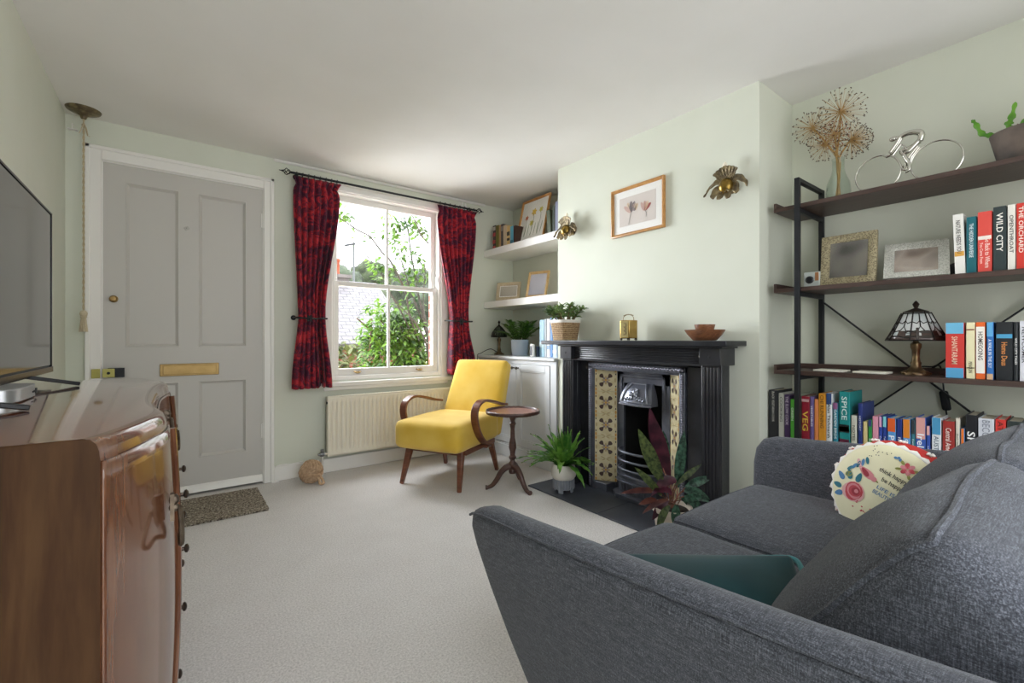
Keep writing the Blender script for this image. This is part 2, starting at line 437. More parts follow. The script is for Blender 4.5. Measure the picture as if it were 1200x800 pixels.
# baseboards
def skirt(name, x0, x1, y0, y1, h=.105):
    q = MB(); q.box(x0, x1, y0, y1, 0, h); struct(name, q, WHITE, bevel=.006)
skirt('baseboard_far', .565, 2.30, YW - .016, YW); skirt('baseboard_left', XL, XL + .016, YB, YW - .02)
skirt('baseboard_right', XR - .016, XR, YB, YB0); skirt('baseboard_chimney', XB - .016, XB, YB0, 1.10)
# ceiling batten above the window
m = MB(); m.box(.57, 2.36, YW - .022, YW, ZC - .022, ZC); struct('trim_1', m, CEIL, bevel=.01)
# two thin pipe covers above the right curtain
m = MB(); m.box(2.10, 2.115, YW - .016, YW, 2.19, ZC - .03); m.box(2.135, 2.15, YW - .016, YW, 2.19, ZC - .03); struct('trim_3', m, WHITE)
# ---- door
dr = bpy.data.objects.new('door_1', None); COL.objects.link(dr); dr['kind'] = 'structure'; dr.location = (.09, YW, 0)
O = (.09, YW, 0)
m = MB(O); yf, yb = YW + .004, YW + .046
for x0, x1 in ((-.322, -.218), (.032, .143), (.402, .504)): m.box(x0, x1, yf, yb, .012, 2.045)
for x0, x1 in ((-.218, .032), (.143, .402)):
    for z0, z1 in ((.012, .242), (.728, .96), (1.94, 2.045)): m.box(x0, x1, yf, yb, z0, z1)
    for z0, z1 in ((.242, .728), (.96, 1.94)): m.box(x0, x1, yf + .014, yb - .004, z0, z1)
for x0, x1 in ((-.218, .032), (.143, .402)):
    for z0, z1 in ((.242, .728), (.96, 1.94)):
        q = .015; P0 = [(x0, yf - .003, z0), (x1, yf - .003, z0), (x1, yf - .003, z1), (x0, yf - .003, z1)]; P1 = [(x0 + q, yf + .0142, z0 + q), (x1 - q, yf + .0142, z0 + q), (x1 - q, yf + .0142, z1 - q), (x0 + q, yf + .0142, z1 - q)]; PA = [(x0 - .006, yf, z0 - .006), (x1 + .006, yf, z0 - .006), (x1 + .006, yf, z1 + .006), (x0 - .006, yf, z1 + .006)]
        m.add(PA + P0 + P1, [(j + r_ * 4, (j + 1) % 4 + r_ * 4, (j + 1) % 4 + 4 + r_ * 4, j + 4 + r_ * 4) for r_ in (0, 1) for j in range(4)])
obj('door_leaf', m, DOORP, dr)
m = MB(O); m.prism([(YW - .02, .018), (YW + .004, .018), (YW + .004, .066), (YW - .012, .05)], lambda u, v, d: (d, u, v), -.32, .502); obj('weather_bar', m, WHITE, dr, bevel=.003)
m = MB(O); m.box(-.061, .249, YW - .004, YW + .004, .771, .848); lp = obj('letter_plate', m, BRASS, dr, bevel=.003)
m = MB(O); m.box(-.045, .233, YW - .009, YW - .004, .781, .838); obj('flap', m, BRASS, lp, bevel=.003)
m = MB(O); m.at(T(-.275, YW, 1.242) @ RX(PI / 2)); m.lathe([(0.0, 0), (.021, .0), (.021, .005), (.012, .009), (.012, .016), (.018, .022), (.012, .03), (0, .031)], n=20); obj('lock_knob', m, BRASS, dr)
m = MB(O); m.box(-.30, -.225, YW - .028, YW + .004, .778, .833); m.mi = 1; m.box(-.322, -.268, YW - .031, YW - .02, .78, .831)
m.mi = 2; m.at(T(-.295, YW - .03, .805) @ RX(PI / 2)); m.lathe([(.008, 0), (.008, .008), (0, .009)], n=12)
obj('rim_lock', m, [BLACKM, pm('b7b06a', .35, .7), BLACKM], dr, bevel=.002)
m = MB(O); m.box(-.37, -.332, YW - .03, YW - .001, .778, .831); obj('lock_keep', m, pm('aea75f', .35, .7), dr, bevel=.002)
for z in (1.83, .366):
    m = MB(O); m.tube([(.507, YW - .004, z - .05), (.507, YW - .004, z + .05)], .008, 8); m.box(.495, .519, YW - .002, YW + .003, z - .048, z + .048); obj('hinge', m, WHITE, dr)
m = MB(O); m.at(T(.076, YW - .002, 1.713) @ RX(PI / 2) @ RZ(.6)); m.box(-.014, .014, -.01, .01, 0, .007); m.ball((0, 0, .008), .006, 8, 6); obj('peephole_cover', m, pm('b5b2ac', .35, .3), dr, bevel=.002)
# architrave
m = MB(); ax0, ax1, az = -.392, .566, 2.122
for x0, x1, z0, z1 in ((ax0, DX0, 0, az), (DX1, ax1, 0, az), (DX0, DX1, DZ1, az)): m.box(x0, x1, YW - .018, YW + .002, z0, z1)
m.box(ax0 - .006, ax0 + .016, YW - .028, YW, 0, az + .006); m.box(ax1 - .016, ax1 + .006, YW - .028, YW, 0, az + .006); m.box(ax0 - .006, ax1 + .006, YW - .028, YW, az - .016, az + .006)
m.box(DX0 - .006, DX0 + .006, YW, YW + .1, 0, DZ1); m.box(DX1 - .006, DX1 + .006, YW, YW + .1, 0, DZ1); m.box(DX0, DX1, YW, YW + .1, DZ1 - .006, DZ1 + .004)
struct('trim_2', m, WHITE, bevel=.004)
# ---- window
wn = bpy.data.objects.new('window_1', None); COL.objects.link(wn); wn['kind'] = 'structure'; O = (1.43, YW, WZ0); wn.location = O
m = MB(O)   # box frame lining and inner casing
m.box(WX0, WX0 + .03, YW - .004, YW + .11, WZ0, WZ1); m.box(WX1 - .03, WX1, YW - .004, YW + .11, WZ0, WZ1); m.box(WX0, WX1, YW - .004, YW + .11, WZ1 - .03, WZ1); m.box(WX0, WX1, YW + .0, YW + .14, WZ0, WZ0 + .03)
obj('window_frame', m, WHITE, wn, bevel=.003)
m = MB(O)
m.box(WX0 - .055, WX0 + .012, YW - .02, YW, WZ0 - .03, WZ1 + .02); m.box(WX1 - .012, WX1 + .055, YW - .02, YW, WZ0 - .03, WZ1 + .02); m.box(WX0 - .055, WX1 + .055, YW - .02, YW, WZ1 - .02, WZ1 + .035)
m.box(WX0 - .065, WX1 + .065, YW - .03, YW - .018, WZ1 + .02, WZ1 + .038)
obj('casing', m, WHITE, wn, bevel=.004)
m = MB(O); m.box(WX0 - .075, WX1 + .085, YW - .05, YW + .02, WZ0 - .045, WZ0 - .012); m.box(WX0 - .05, WX1 + .05, YW - .025, YW, WZ0 - .075, WZ0 - .045); obj('window_sill', m, WHITE, wn, bevel=.005)
def sash(name, y0, z0, z1, bot, top):
    m = MB(O); x0, x1 = WX0 + .03, WX1 - .03; y1 = y0 + .035
    m.box(x0, x0 + .042, y0, y1, z0, z1); m.box(x1 - .042, x1, y0, y1, z0, z1); m.box(x0 + .04, x1 - .04, y0, y1, z0, z0 + bot); m.box(x0 + .04, x1 - .04, y0, y1, z1 - top, z1)
    xm = 1.434; m.box(xm - .010, xm + .010, y0 + .004, y1 - .004, z0 + bot, z1 - top)
    o = obj(name, m, WHITE, wn, bevel=.003)
    for a, b in ((x0 + .04, xm - .009), (xm + .009, x1 - .04)):
        g = MB(O); g.box(a, b, y0 + .016, y0 + .019, z0 + bot - .003, z1 - top + .003); obj('pane', g, PANE, o)
    return o
ls = sash('lower_sash', YW + .03, WZ0 + .03, 1.455, .055, .035); sash('upper_sash', YW + .068, 1.42, WZ1 - .03, .035, .045)
for x in (1.17, 1.70):
    m = MB(O); m.box(x - .03, x + .03, YW + .022, YW + .03, .745, .752); m.tube(smoothpath([(x - .022, YW + .026, .75), (x - .012, YW + .008, .742), (x + .012, YW + .008, .742), (x + .022, YW + .026, .75)]), .006, 8); obj('sash_lift', m, BRASS, ls)
m = MB(O); m.box(1.865, 1.88, YW + .012, YW + .032, 1.50, 1.56); m.ball((1.872, YW + .01, 1.53), .008); obj('sash_stop', m, pm('d8d6d2', .3, .5), wn)

# ================================================================== OUTSIDE
m = MB(); m.box(-8, 40, YW + .31, 60, -.4, -.2); struct('ground_outside', m, pm('c9c6bd', .9, 0, 'bab6aa', 2))
ROOF = m_brick('roof_slates', '565256', '6b676a', '19181a', 1, .2, .105, .01, .7, axis='XY', bump=.6)
hs = thing('brick_house', 'low brick house with a pale slate roof and orange chimney pot seen through the window', 'house', (2.2, 8, -.2))
O = (2.2, 8, -.2)
m = MB(O); m.box(-1.2, 4.0, 8.15, 12, -.2, .96); obj('house_wall', m, m_brick('far_brick', '5c2a1d', '7a3d28', '7d6e60', 1), hs)
m = MB(O); m.prism([(7.95, .90), (10.1, 2.30), (12.2, .95), (12.2, .88), (10.1, 2.2), (7.95, .84)], lambda u, v, d: (d, u, v), -1.4, 3.75); obj('roof', m, ROOF, hs)
m = MB(O); m.prism([(7.9, .86), (7.98, .86), (7.98, .93), (7.9, .93)], lambda u, v, d: (d, u, v), -1.4, 3.75); obj('gutter', m, pm('3c3634', .6), hs)
m = MB(O); m.box(2.68, 3.06, 9.85, 10.25, 1.95, 2.33); m.box(2.64, 3.10, 9.81, 10.29, 2.33, 2.4); ch = obj('chimney_stack', m, pm('5a5452', .85, 0, '6d6663', 6), hs)
m = MB(O); m.lathe([(.085, 0), (.085, .03), (.075, .06), (.08, .28), (.095, .30), (.095, .35), (.07, .35), (.07, .2)], (2.83, 10.05, 2.40), 16); obj('chimney_pot', m, pm('7c3318', .8, 0, '96492a', 8), ch)
lp = thing('street_lamp', 'thin grey street lamp rising against the sky beyond the slate roof', 'street lamp', (6.4, 20, -.2))
m = MB(); m.tube([(0, 0, 0), (0, 0, 5.5)], [.07, .045], 10); obj('pole', m, pm('5a5d5e', .6, .2), lp)
m = MB(); m.bar((.05, 0, 5.45), (-.4, -.1, 5.3), .14, .08); obj('lamp_head', m, pm('2c2e30', .6, .2), lp, bevel=.02)
def lump(name, c, r, label, mat, seed, group, cat='tree'):
    th = thing(name, label, cat, (c[0], c[1], -.2), 0, group)
    m = MB((c[0], c[1], -.2)); rr = random.Random(seed)
    for k in range(7):
        cc = V(c) + V((rr.uniform(-.55, .55) * r[0], rr.uniform(-.4, .3) * r[1], rr.uniform(-.35, .35) * r[2])) if k else V(c)
        q = r[0] * (.62 if k else .8), r[1] * (.6 if k else .8), r[2] * (.55 if k else .8)
        t = MB(); t.ball((0, 0, 0), 1, 28, 18); vs = []
        for v in t.v:
            d = V(v); n = 1 + .22 * noise.noise(d * 2.2 + V((seed, k, 0))) + .16 * noise.noise(d * 6 + V((k, seed, 0))) + .1 * noise.noise(d * 15)
            vs.append((cc.x + d.x * q[0] * n, cc.y + d.y * q[1] * n, cc.z + d.z * q[2] * n))
        m.add(vs, t.f)
    obj('crown', m, mat, th, ang=180)
    m = MB((c[0], c[1], -.2)); m.tube([(c[0], c[1], -.2), (c[0], c[1], c[2])], .35, 8); obj('trunk', m, pm('4d4338', .9), th)
HILLM = m_leaf('hill_foliage', '1d2413', '3a4428', 1.6, .8, trans=.1)
HILLM2 = m_leaf('hill_foliage_grey', '242c20', '434d3a', 1.4, .8, trans=.1)
lump('distant_tree', (11.2, 40, 5.6), (2.4, 2.4, 2.3), 'grey green distant tree above the orange chimney pot', HILLM2, 3, None)
lump('distant_tree', (17.0, 47.5, 6.9), (3.1, 2.4, 3.0), 'tall rounded distant tree between the street lamp and the glazing bar', HILLM, 9, None)
lump('distant_tree', (18.6, 40, 5.6), (2.6, 2.4, 2.4), 'distant green tree behind the branches in the upper right pane', HILLM2, 17, None)
lump('distant_tree', (25.5, 48, 6.3), (3.0, 2.4, 2.9), 'distant tree nearest the brick reveal at the window edge', HILLM, 23, None)
lump('distant_tree', (12.0, 33.5, 3.3), (2.4, 2.0, 2.1), 'lower dark distant tree rising just over the slate roof', HILLM, 31, None)
lump('distant_tree', (18.2, 34, 3.7), (2.6, 2.1, 2.2), 'broad lower distant tree behind the bush and branches', HILLM2, 37, None)
def leafcloud(m, c, r, n, L, rr, flat=.3):
    for _ in range(n):
        while True:
            q = V((rr.uniform(-1, 1), rr.uniform(-1, 1), rr.uniform(-1, 1)))
            if .45 < q.length < 1: break
        p = V((c[0] + q.x * r[0], c[1] + q.y * r[1], c[2] + q.z * r[2]))
        d = V((q.x + rr.uniform(-.8, .8), q.y + rr.uniform(-.8, .8), rr.uniform(-.7, .7)))
        l = L * rr.uniform(.6, 1.25); m.leaf(p, d, (rr.uniform(-.5, .5), rr.uniform(-.5, .5), 1), l, l * .46, .5, 4, .15)
BUSH = m_leaf('bush_leaf', '1c3a10', '688c2e', 5, .5, trans=.35); BUSH2 = m_leaf('shrub_leaf', '2a3514', '5a5c28', 6, .6, trans=.3)
rr = random.Random(5)
th = thing('garden_bush', 'dense bright green leafy bush filling the lower window panes', 'bush', (2.0, 5.15, -.2)); O = (2.0, 5.15, -.2)
m = MB(O); leafcloud(m, (2.14, 5.15, .72), (.42, .38, .62), 2300, .085, rr); leafcloud(m, (2.42, 5.2, .62), (.34, .3, .5), 900, .085, rr); leafcloud(m, (1.98, 5.2, 1.14), (.24, .3, .34), 420, .08, rr); leafcloud(m, (2.30, 5.2, 1.14), (.25, .25, .32), 380, .08, rr)
obj('foliage', m, BUSH, th)
m = MB(O)
for k in range(9): m.tube(smoothpath([(2.0 + rr.uniform(-.1, .1), 5.15, -.2), (2.0 + rr.uniform(-.3, .5), 5.15 + rr.uniform(-.1, .1), .5), (2.05 + rr.uniform(-.4, .5), 5.15 + rr.uniform(-.2, .2), 1.25)], 4), [.014] * 5 + [.008] * 4, 6)
obj('stems', m, pm('5b4a36', .9), th)
th = thing('garden_shrub', 'olive brown climbing shrub against the house wall at the lower left pane', 'bush', (1.75, 6.2, -.2)); O = (1.75, 6.2, -.2)
m = MB(O); leafcloud(m, (1.74, 6.2, .5), (.16, .25, .42), 260, .13, rr); leafcloud(m, (1.98, 6.3, .78), (.2, .25, .22), 110, .13, rr); obj('foliage', m, BUSH2, th)
m = MB(O); m.tube([(1.75, 6.2, -.2), (1.76, 6.2, .4), (1.72, 6.25, .9)], .015, 6); obj('stems', m, pm('5b4a36', .9), th)
BARK = pm('2e2823', .9, 0, '4f4840', 12)
th = thing('garden_tree', 'thin bare limbed tree with sparse leaves crossing the upper window panes', 'tree', (2.5, 4.95, -.2)); O = (2.5, 4.95, -.2)
BR = [([(1.35, 4.75, 2.27), (1.462, 4.75, 2.209), (1.569, 4.75, 2.154), (1.678, 4.75, 2.115), (1.752, 4.75, 2.042), (1.828, 4.75, 1.95), (1.896, 4.75, 1.901), (1.965, 4.75, 1.795), (2.035, 4.75, 1.669), (2.106, 4.75, 1.51), (2.2, 4.85, 1.25), (2.4, 4.95, 0.9)], 0.012), ([(1.511, 4.75, 2.19), (1.583, 4.8, 2.056), (1.676, 4.85, 1.938), (1.761, 4.85, 1.845), (1.838, 4.85, 1.758), (1.906, 4.85, 1.631), (1.966, 4.85, 1.51), (2.1, 4.85, 1.3), (2.3, 4.95, 1.0)], 0.008), ([(2.089, 4.6, 2.398), (2.16, 4.6, 2.288), (2.212, 4.6, 2.172), (2.285, 4.6, 2.105), (2.4, 4.6, 2.0), (2.5, 4.7, 1.7), (2.52, 4.9, 0.9)], 0.012), ([(2.151, 4.9, 2.417), (2.194, 4.9, 2.275), (2.215, 4.9, 2.128), (2.247, 4.9, 1.932), (2.29, 4.9, 1.735), (2.323, 4.9, 1.536), (2.389, 4.9, 1.265), (2.457, 4.9, 0.979), (2.491, 4.9, 0.567)], 0.013), ([(2.11, 5.0, 2.082), (2.153, 5.0, 1.936), (2.217, 5.0, 1.74), (2.26, 5.0, 1.591), (2.359, 5.0, 1.392), (2.48, 4.95, 1.0)], 0.011), ([(2.174, 5.05, 1.996), (2.261, 5.05, 1.698), (2.327, 5.05, 1.496), (2.46, 4.95, 1.1)], 0.008), ([(2.191, 4.8, 1.99), (2.297, 4.8, 1.973), (2.352, 4.8, 1.919), (2.362, 4.8, 1.73), (2.341, 4.8, 1.529), (2.362, 4.8, 1.23), (2.5, 4.95, 0.8)], 0.008), ([(1.905, 4.7, 1.494), (2.003, 4.7, 1.378), (2.125, 4.7, 1.268), (2.228, 4.7, 1.145), (2.335, 4.7, 0.941), (2.5, 4.95, 0.6)], 0.012), ([(2.314, 4.95, 1.641), (2.369, 4.95, 1.471), (2.425, 4.95, 1.288), (2.47, 4.95, 1.083), (2.504, 4.95, 0.771), (2.5, 4.95, -0.2)], 0.026)]
TW = [((1.38, 4.75, 2.32), 0.08), ((1.43, 4.75, 2.29), 0.06), ((1.936, 4.85, 2.371), 0.079), ((2.006, 4.85, 2.257), 0.099), ((2.088, 4.85, 2.328), 0.079), ((2.161, 4.85, 2.26), 0.099), ((2.235, 4.85, 2.391), 0.059), ((2.047, 4.85, 2.098), 0.119), ((2.129, 4.85, 2.06), 0.119), ((2.192, 4.85, 1.969), 0.119), ((2.299, 4.85, 2.281), 0.079), ((2.343, 4.85, 1.835), 0.139), ((2.256, 4.85, 1.777), 0.139), ((2.006, 4.85, 1.774), 0.119), ((2.088, 4.85, 1.664), 0.139), ((1.877, 4.85, 1.723), 0.119), ((1.809, 4.85, 1.812), 0.069), ((2.409, 4.85, 1.79), 0.099), ((1.966, 4.85, 2.184), 0.099)]
m = MB(O)
for pts, r in BR:
    p = smoothpath(pts, 3); k = len(p); m.tube(p, [r * (.45 + .65 * i / k) for i in range(k)], 6)
rr = random.Random(8)
for c, r in TW: m.tube([c, (c[0] + .06, c[1], c[2] - r)], .004, 4)
obj('branches', m, BARK, th)
m = MB(O)
for c, r in TW: leafcloud(m, c, (r, r, r), 26, .075, rr)
for pts, r in BR:
    for p in pts[1:-2:2]: leafcloud(m, p, (.07, .07, .07), 7, .07, rr)
obj('foliage', m, BUSH, th)

# ================================================================== FAR WALL THINGS
# ---- curtain pole
rod = thing('curtain_pole', 'thin black iron curtain pole with cage finials above the window', 'curtain pole', (1.44, 3.45, 2.178)); O = (1.44, 3.45, 2.178); zr = 2.178
m = MB(O); m.tube([(.665, 3.45, zr), (2.215, 3.45, zr)], .0085, 10); obj('pole', m, BLACKM, rod)
for sg, x0 in ((-1, .665), (1, 2.215)):
    m = MB(O)
    for k in range(4):
        pts = []
        for i in range(11):
            t = i / 10; a = 2 * PI * (k / 4 + t * .5); q = .02 * math.sin(PI * t) + .002
            pts.append((x0 + sg * .048 * t, 3.45 + q * math.cos(a), zr + q * math.sin(a)))
        m.tube(pts, .0028, 5)
    m.ball((x0 + sg * .052, 3.45, zr), .007, 8, 6); m.tube([(x0 + sg * .05, 3.45, zr), (x0 + sg * .075, 3.45, zr)], [.005, .002], 6); obj('finial', m, BLACKM, rod)
for x in (.715, 2.165):
    m = MB(O); m.tube([(x, YW, zr), (x, 3.45, zr)], .006, 8); m.at(T(x, YW - .004, zr) @ RX(PI / 2)); m.lathe([(.02, 0), (.02, .006), (.01, .01)], n=14); obj('bracket', m, BLACKM, rod)
# ---- curtains
def curtain(label, top, tie, ztie, bot, zb, nf, seed):
    zt = 2.162; xc = (top[0] + top[1]) / 2; O = (xc, 3.45, zb)
    th = thing('curtain', label, 'curtain', O, 0, None); m = MB(O); rr = random.Random(seed)
    ph = [rr.uniform(-.5, .5) for _ in range(nf + 3)]; nu, nv = nf * 10 + 1, 56
    def ss(t): t = max(0, min(1, t)); return t * t * (3 - 2 * t)
    def f(u, v):
        z = zt + (zb - zt) * v
        if z > ztie:
            t = ss((zt - .10 - z) / (zt - .10 - ztie)) if z < zt - .1 else 0
            k = [top[i] + (tie[i] - top[i]) * t for i in (0, 1)]
            if z > zt - .1:
                g = (z - (zt - .1)) / .1; sh = .035 * ss(1 - abs(g * 2 - 1)) ; k[0] += sh * .5; k[1] -= sh * .7 - .012 * g
            amp = .016 + .020 * t
        else:
            t = ss((ztie - z) / (ztie - zb)) ** .8
            k = [tie[i] + (bot[i] - tie[i]) * t for i in (0, 1)]; amp = .036 + .014 * t
        if z > zt - .012: amp *= 1.1
        uu = u * nf; i = int(uu); w = ph[i] * (1 - (uu - i)) + ph[i + 1] * (uu - i)
        y = 3.45 + amp * math.sin(2 * PI * (uu + w * .35 * v)) - .012 * math.exp(-((z - ztie) / .08) ** 2)
        x = k[0] + (k[1] - k[0]) * u + .25 * amp * math.cos(2 * PI * (uu + w)) * (.3 + .7 * v)
        return (x, y, z + .004 * math.sin(2 * PI * uu))
    m.grid(nu, nv, f); obj('fabric', m, DAMASK, th, solid=.004, ang=180)
    for i in range(8):
        x = top[0] + (top[1] - top[0]) * (i + .5) / 8; q = MB(O)
        q.tube([(x + .002 * math.sin(a), 3.45 + .016 * math.cos(a), 2.178 + .016 * math.sin(a) - .004) for a in [2 * PI * k / 14 for k in range(14)]], .0022, 5, True); obj('ring', q, BLACKM, th)
curtain('dark red damask curtain hanging left of the window, nearest the door', (.683, 1.0), (.712, .885), 1.155, (.668, .93), .655, 7, 3)
curtain('red damask curtain hanging right of the window, behind the yellow armchair', (1.815, 2.205), (1.94, 2.105), 1.16, (1.925, 2.185), .70, 8, 9)
def holdback(label, x0, x1, z):
    O = ((x0 + x1) / 2, YW, z); th = thing('curtain_holdback', label, 'holdback', O)
    m = MB(O); p = smoothpath([(x0, YW, z + .01), (x0 - .01, 3.46, z + .008), (x0 + .01, 3.385, z + .004), (x0 + .06, 3.365, z), (x1 - .03, 3.365, z), (x1, 3.375, z + .002)], 5)
    m.tube(p, .0065, 8); obj('arm', m, BLACKM, th)
    m = MB(O); c = (x0 + .065, 3.352, z)
    for k in range(6):
        a = k * PI / 3; m.leaf(c, (math.cos(a), -.35, math.sin(a)), (0, -1, 0), .03, .018, 0, 5, .3)
    m.ball(c, .009, 8, 6); obj('flower_boss', m, BLACKM, th, solid=.002)
    m = MB(O); m.lathe([(0, 0), (.016, .004), (.016, .008), (0, .01)], (0, 0, 0), 14); m = MB(O).at(T(x0, YW, z + .01) @ RX(PI / 2)); m.lathe([(.018, 0), (.018, .006), (.008, .01), (0, .01)], n=14); obj('wall_plate', m, BLACKM, th)
holdback('black iron holdback across the left curtain beside the door', .70, .89, 1.15)
holdback('black iron holdback across the right curtain beside the alcove', 1.93, 2.12, 1.16)
# ---- pull cord
th = thing('pull_cord', 'beige rope pull cord with tassel hanging from a bronze ceiling rose beside the door', 'pull cord', (-.392, 3.43, ZC)); O = (-.392, 3.43, ZC)
m = MB(O); m.lathe([(0, -.052), (.012, -.05), (.016, -.036), (.03, -.026), (.055, -.017), (.072, -.008), (.076, 0)], (-.392, 3.43, ZC), 28); obj('ceiling_rose', m, BRONZE, th)
m = MB(O); pts = [(-.392, 3.43, ZC - .05 - i * .01) for i in range(int((ZC - .05 - 1.155) / .01) + 1)]
for k in range(2): m.tube([(p[0] + .0028 * math.cos(i * .9 + k * PI), p[1] + .0028 * math.sin(i * .9 + k * PI), p[2]) for i, p in enumerate(pts)], .003, 5)
for k, (dx, dy) in enumerate(((.012, -.008), (-.01, -.012), (.016, .004))): m.tube([(-.392, 3.43, ZC - .07), (-.392 + dx, 3.43 + dy, ZC - .1 - .02 * k), (-.392 + dx * 1.6, 3.43 + dy * 1.5, ZC - .14)], .002, 4)
m.ball((-.392, 3.43, ZC - .085), .009, 10, 6); obj('rope', m, pm('cbbd9f', .9, 0, 'b09f80', 200), th)
m = MB(O); m.ball((-.392, 3.43, 1.145), (.017, .017, .02), 12, 8)
for k in range(26):
    a = k * 2.4; q = .013 * math.sqrt((k + 1) / 26); m.tube([(-.392 + q * .6 * math.cos(a), 3.43 + q * .6 * math.sin(a), 1.135), (-.392 + q * 1.35 * math.cos(a), 3.43 + q * 1.35 * math.sin(a), 1.045)], .0026, 4)
m.tube([(-.392 + .012 * math.cos(a), 3.43 + .012 * math.sin(a), 1.127) for a in [2 * PI * k / 14 for k in range(14)]], .004, 5, True); obj('tassel', m, pm('d6cab2', .9, 0, 'bdae90', 200), th)
m = MB(); m.box(-.02, .02, -.03, 0, -.002, .002); m.bar((0, -.03, 0), (0, -.03, .03), .008, .004); m.tube([(0, -.004, .03), (0, -.02, .02)], .003, 6)
solo('wall_hook', m, WHITE, 'tiny white hook on the left wall just below the ceiling rose', 'hook', loc=(XL + .032, YW - .0, 2.19))
# ---- doormat
m = MB(); rr = random.Random(2); x0, x1, y0, y1 = .0, .455, -.24, .24
def mz(x, y): return .012 + .002 * noise.noise(V((x * 30, y * 30, 0)))
m.grid(40, 40, lambda u, v: (x0 + (x1 - x0) * u + .004 * noise.noise(V((u * 8, v * 8, 3))), y0 + (y1 - y0) * v + .004 * noise.noise(V((u * 8, v * 8, 7))), mz(u, v)))
m.box(x0 + .004, x1 - .004, y0 + .004, y1 - .004, .001, .010)
solo('doormat', m, m_mat(), 'brown speckled doormat on the carpet in front of the grey door', 'doormat', loc=(0, 3.19, 0))
# ---- rope ball
th = thing('rope_doorstop', 'beige knotted rope ball doorstop on the carpet by the radiator pipe', 'doorstop', (.775, 3.34, 0))
m = MB(); ROPE = pm('c9ab8d', .85, 0, 'a88a6c', 60, .3, 200)
m.ball((0, 0, .074), .062, 16, 12)
for ax in range(3):
    rot = (Matrix.Identity(4), RX(PI / 2) @ RZ(.3), RY(PI / 2) @ RX(.4))[ax]
    for k in range(-3, 4):
        if ax and abs(k) > 2: continue
        q = k * .0185; r = math.sqrt(max(.0002, (.070 + .003 * ax) ** 2 - q * q)); m.at(T(0, 0, .078) @ RZ(.5) @ RX(.7) @ rot)
        n0, n1 = (0, 26) if ax == 0 else (2, 16)
        m.tube([(r * math.cos(2 * PI * i / 26), r * math.sin(2 * PI * i / 26), q) for i in range(n0, n1)], .0092, 7, ax == 0)
zmin = min(v[2] for v in m.v); m.v = [(v[0], v[1], v[2] - zmin) for v in m.v]
obj('rope_ball', m, ROPE, th)
m = MB(); m.tube(smoothpath([(.02, -.06, .06), (.03, -.082, .04), (.035, -.09, .012), (.06, -.085, .01), (.055, -.07, .035), (.04, -.058, .06)], 5), .009, 7); obj('loop', m, ROPE, th)
# ---- radiator
th = thing('radiator', 'long cream ribbed panel radiator under the window', 'radiator', (1.44, 3.44, .14)); O = (1.44, 3.44, .14)
rx0, rx1, rz0, rz1 = .912, 1.975, .14, .578; nr = 31
m = MB(O)
def rf(u, v):
    x = rx0 + .012 + (rx1 - rx0 - .024) * u; z = rz0 + (rz1 - rz0) * v
    e = min(1, max(0, (min(z - rz0, rz1 - z) - .03) / .018)); c = .5 - .5 * math.cos(2 * PI * u * nr); return (x, 3.44 + .012 * e * (c ** 3), z)
m.grid(nr * 8 + 1, 26, rf); obj('front_panel', m, RADI, th, solid=.002, ang=60)
m = MB(O); m.box(rx0, rx0 + .014, 3.438, 3.50, rz0, rz1); m.box(rx1 - .014, rx1, 3.438, 3.50, rz0, rz1)
m.box(rx0, rx1, 3.438, 3.45, rz1 - .005, rz1 + .006); m.box(rx0, rx1, 3.44, 3.50, rz0, rz0 + .012); m.box(rx0, rx1, 3.478, 3.50, rz0, rz1); obj('casing', m, RADI, th, bevel=.003)
m = MB(O)
for k in range(45): x = rx0 + .02 + k * .0233; m.box(x, x + .016, 3.452, 3.496, rz1 - .003, rz1 + .002)
obj('top_grille', m, RADI, th)
m = MB(O); m.tube([(.878, 3.46, 0), (.878, 3.46, .165)], .0085, 10); m.tube([(.878, 3.46, .16), (.915, 3.46, .16)], .011, 10); obj('pipe', m, pm('d9d6d0', .4, .3), th)
m = MB(O); m.tube([(.862, 3.46, .16), (.892, 3.46, .16)], [.015, .013], 10); m.tube([(.878, 3.46, .145), (.878, 3.46, .195)], .012, 10); m.tube([(.86, 3.46, .16), (.85, 3.46, .16)], .009, 8); obj('valve', m, pm('8b8d90', .3, .9), th)
m = MB(O); m.tube([(.905, 3.45, .535), (.92, 3.45, .535)], .009, 8); obj('bleed_plug', m, BLACKM, th)
for x in (1.1, 1.8):
    m = MB(O); m.box(x, x + .03, 3.5, YW - .002, .2, .5); obj('bracket', m, RADI, th)
# ---- small cable along the skirting
m = MB(); m.tube(smoothpath([(.575, 3.515, .0), (.575, 3.515, .08), (.59, 3.522, .108), (.64, 3.522, .113), (.68, 3.522, .108), (.76, 3.522, .116)], 5), .0035, 6); m.box(.556, .60, 3.50, 3.522, 0, .012)
solo('cable', m, WHITE, 'thin white cable running along the skirting from the door frame', 'cable')
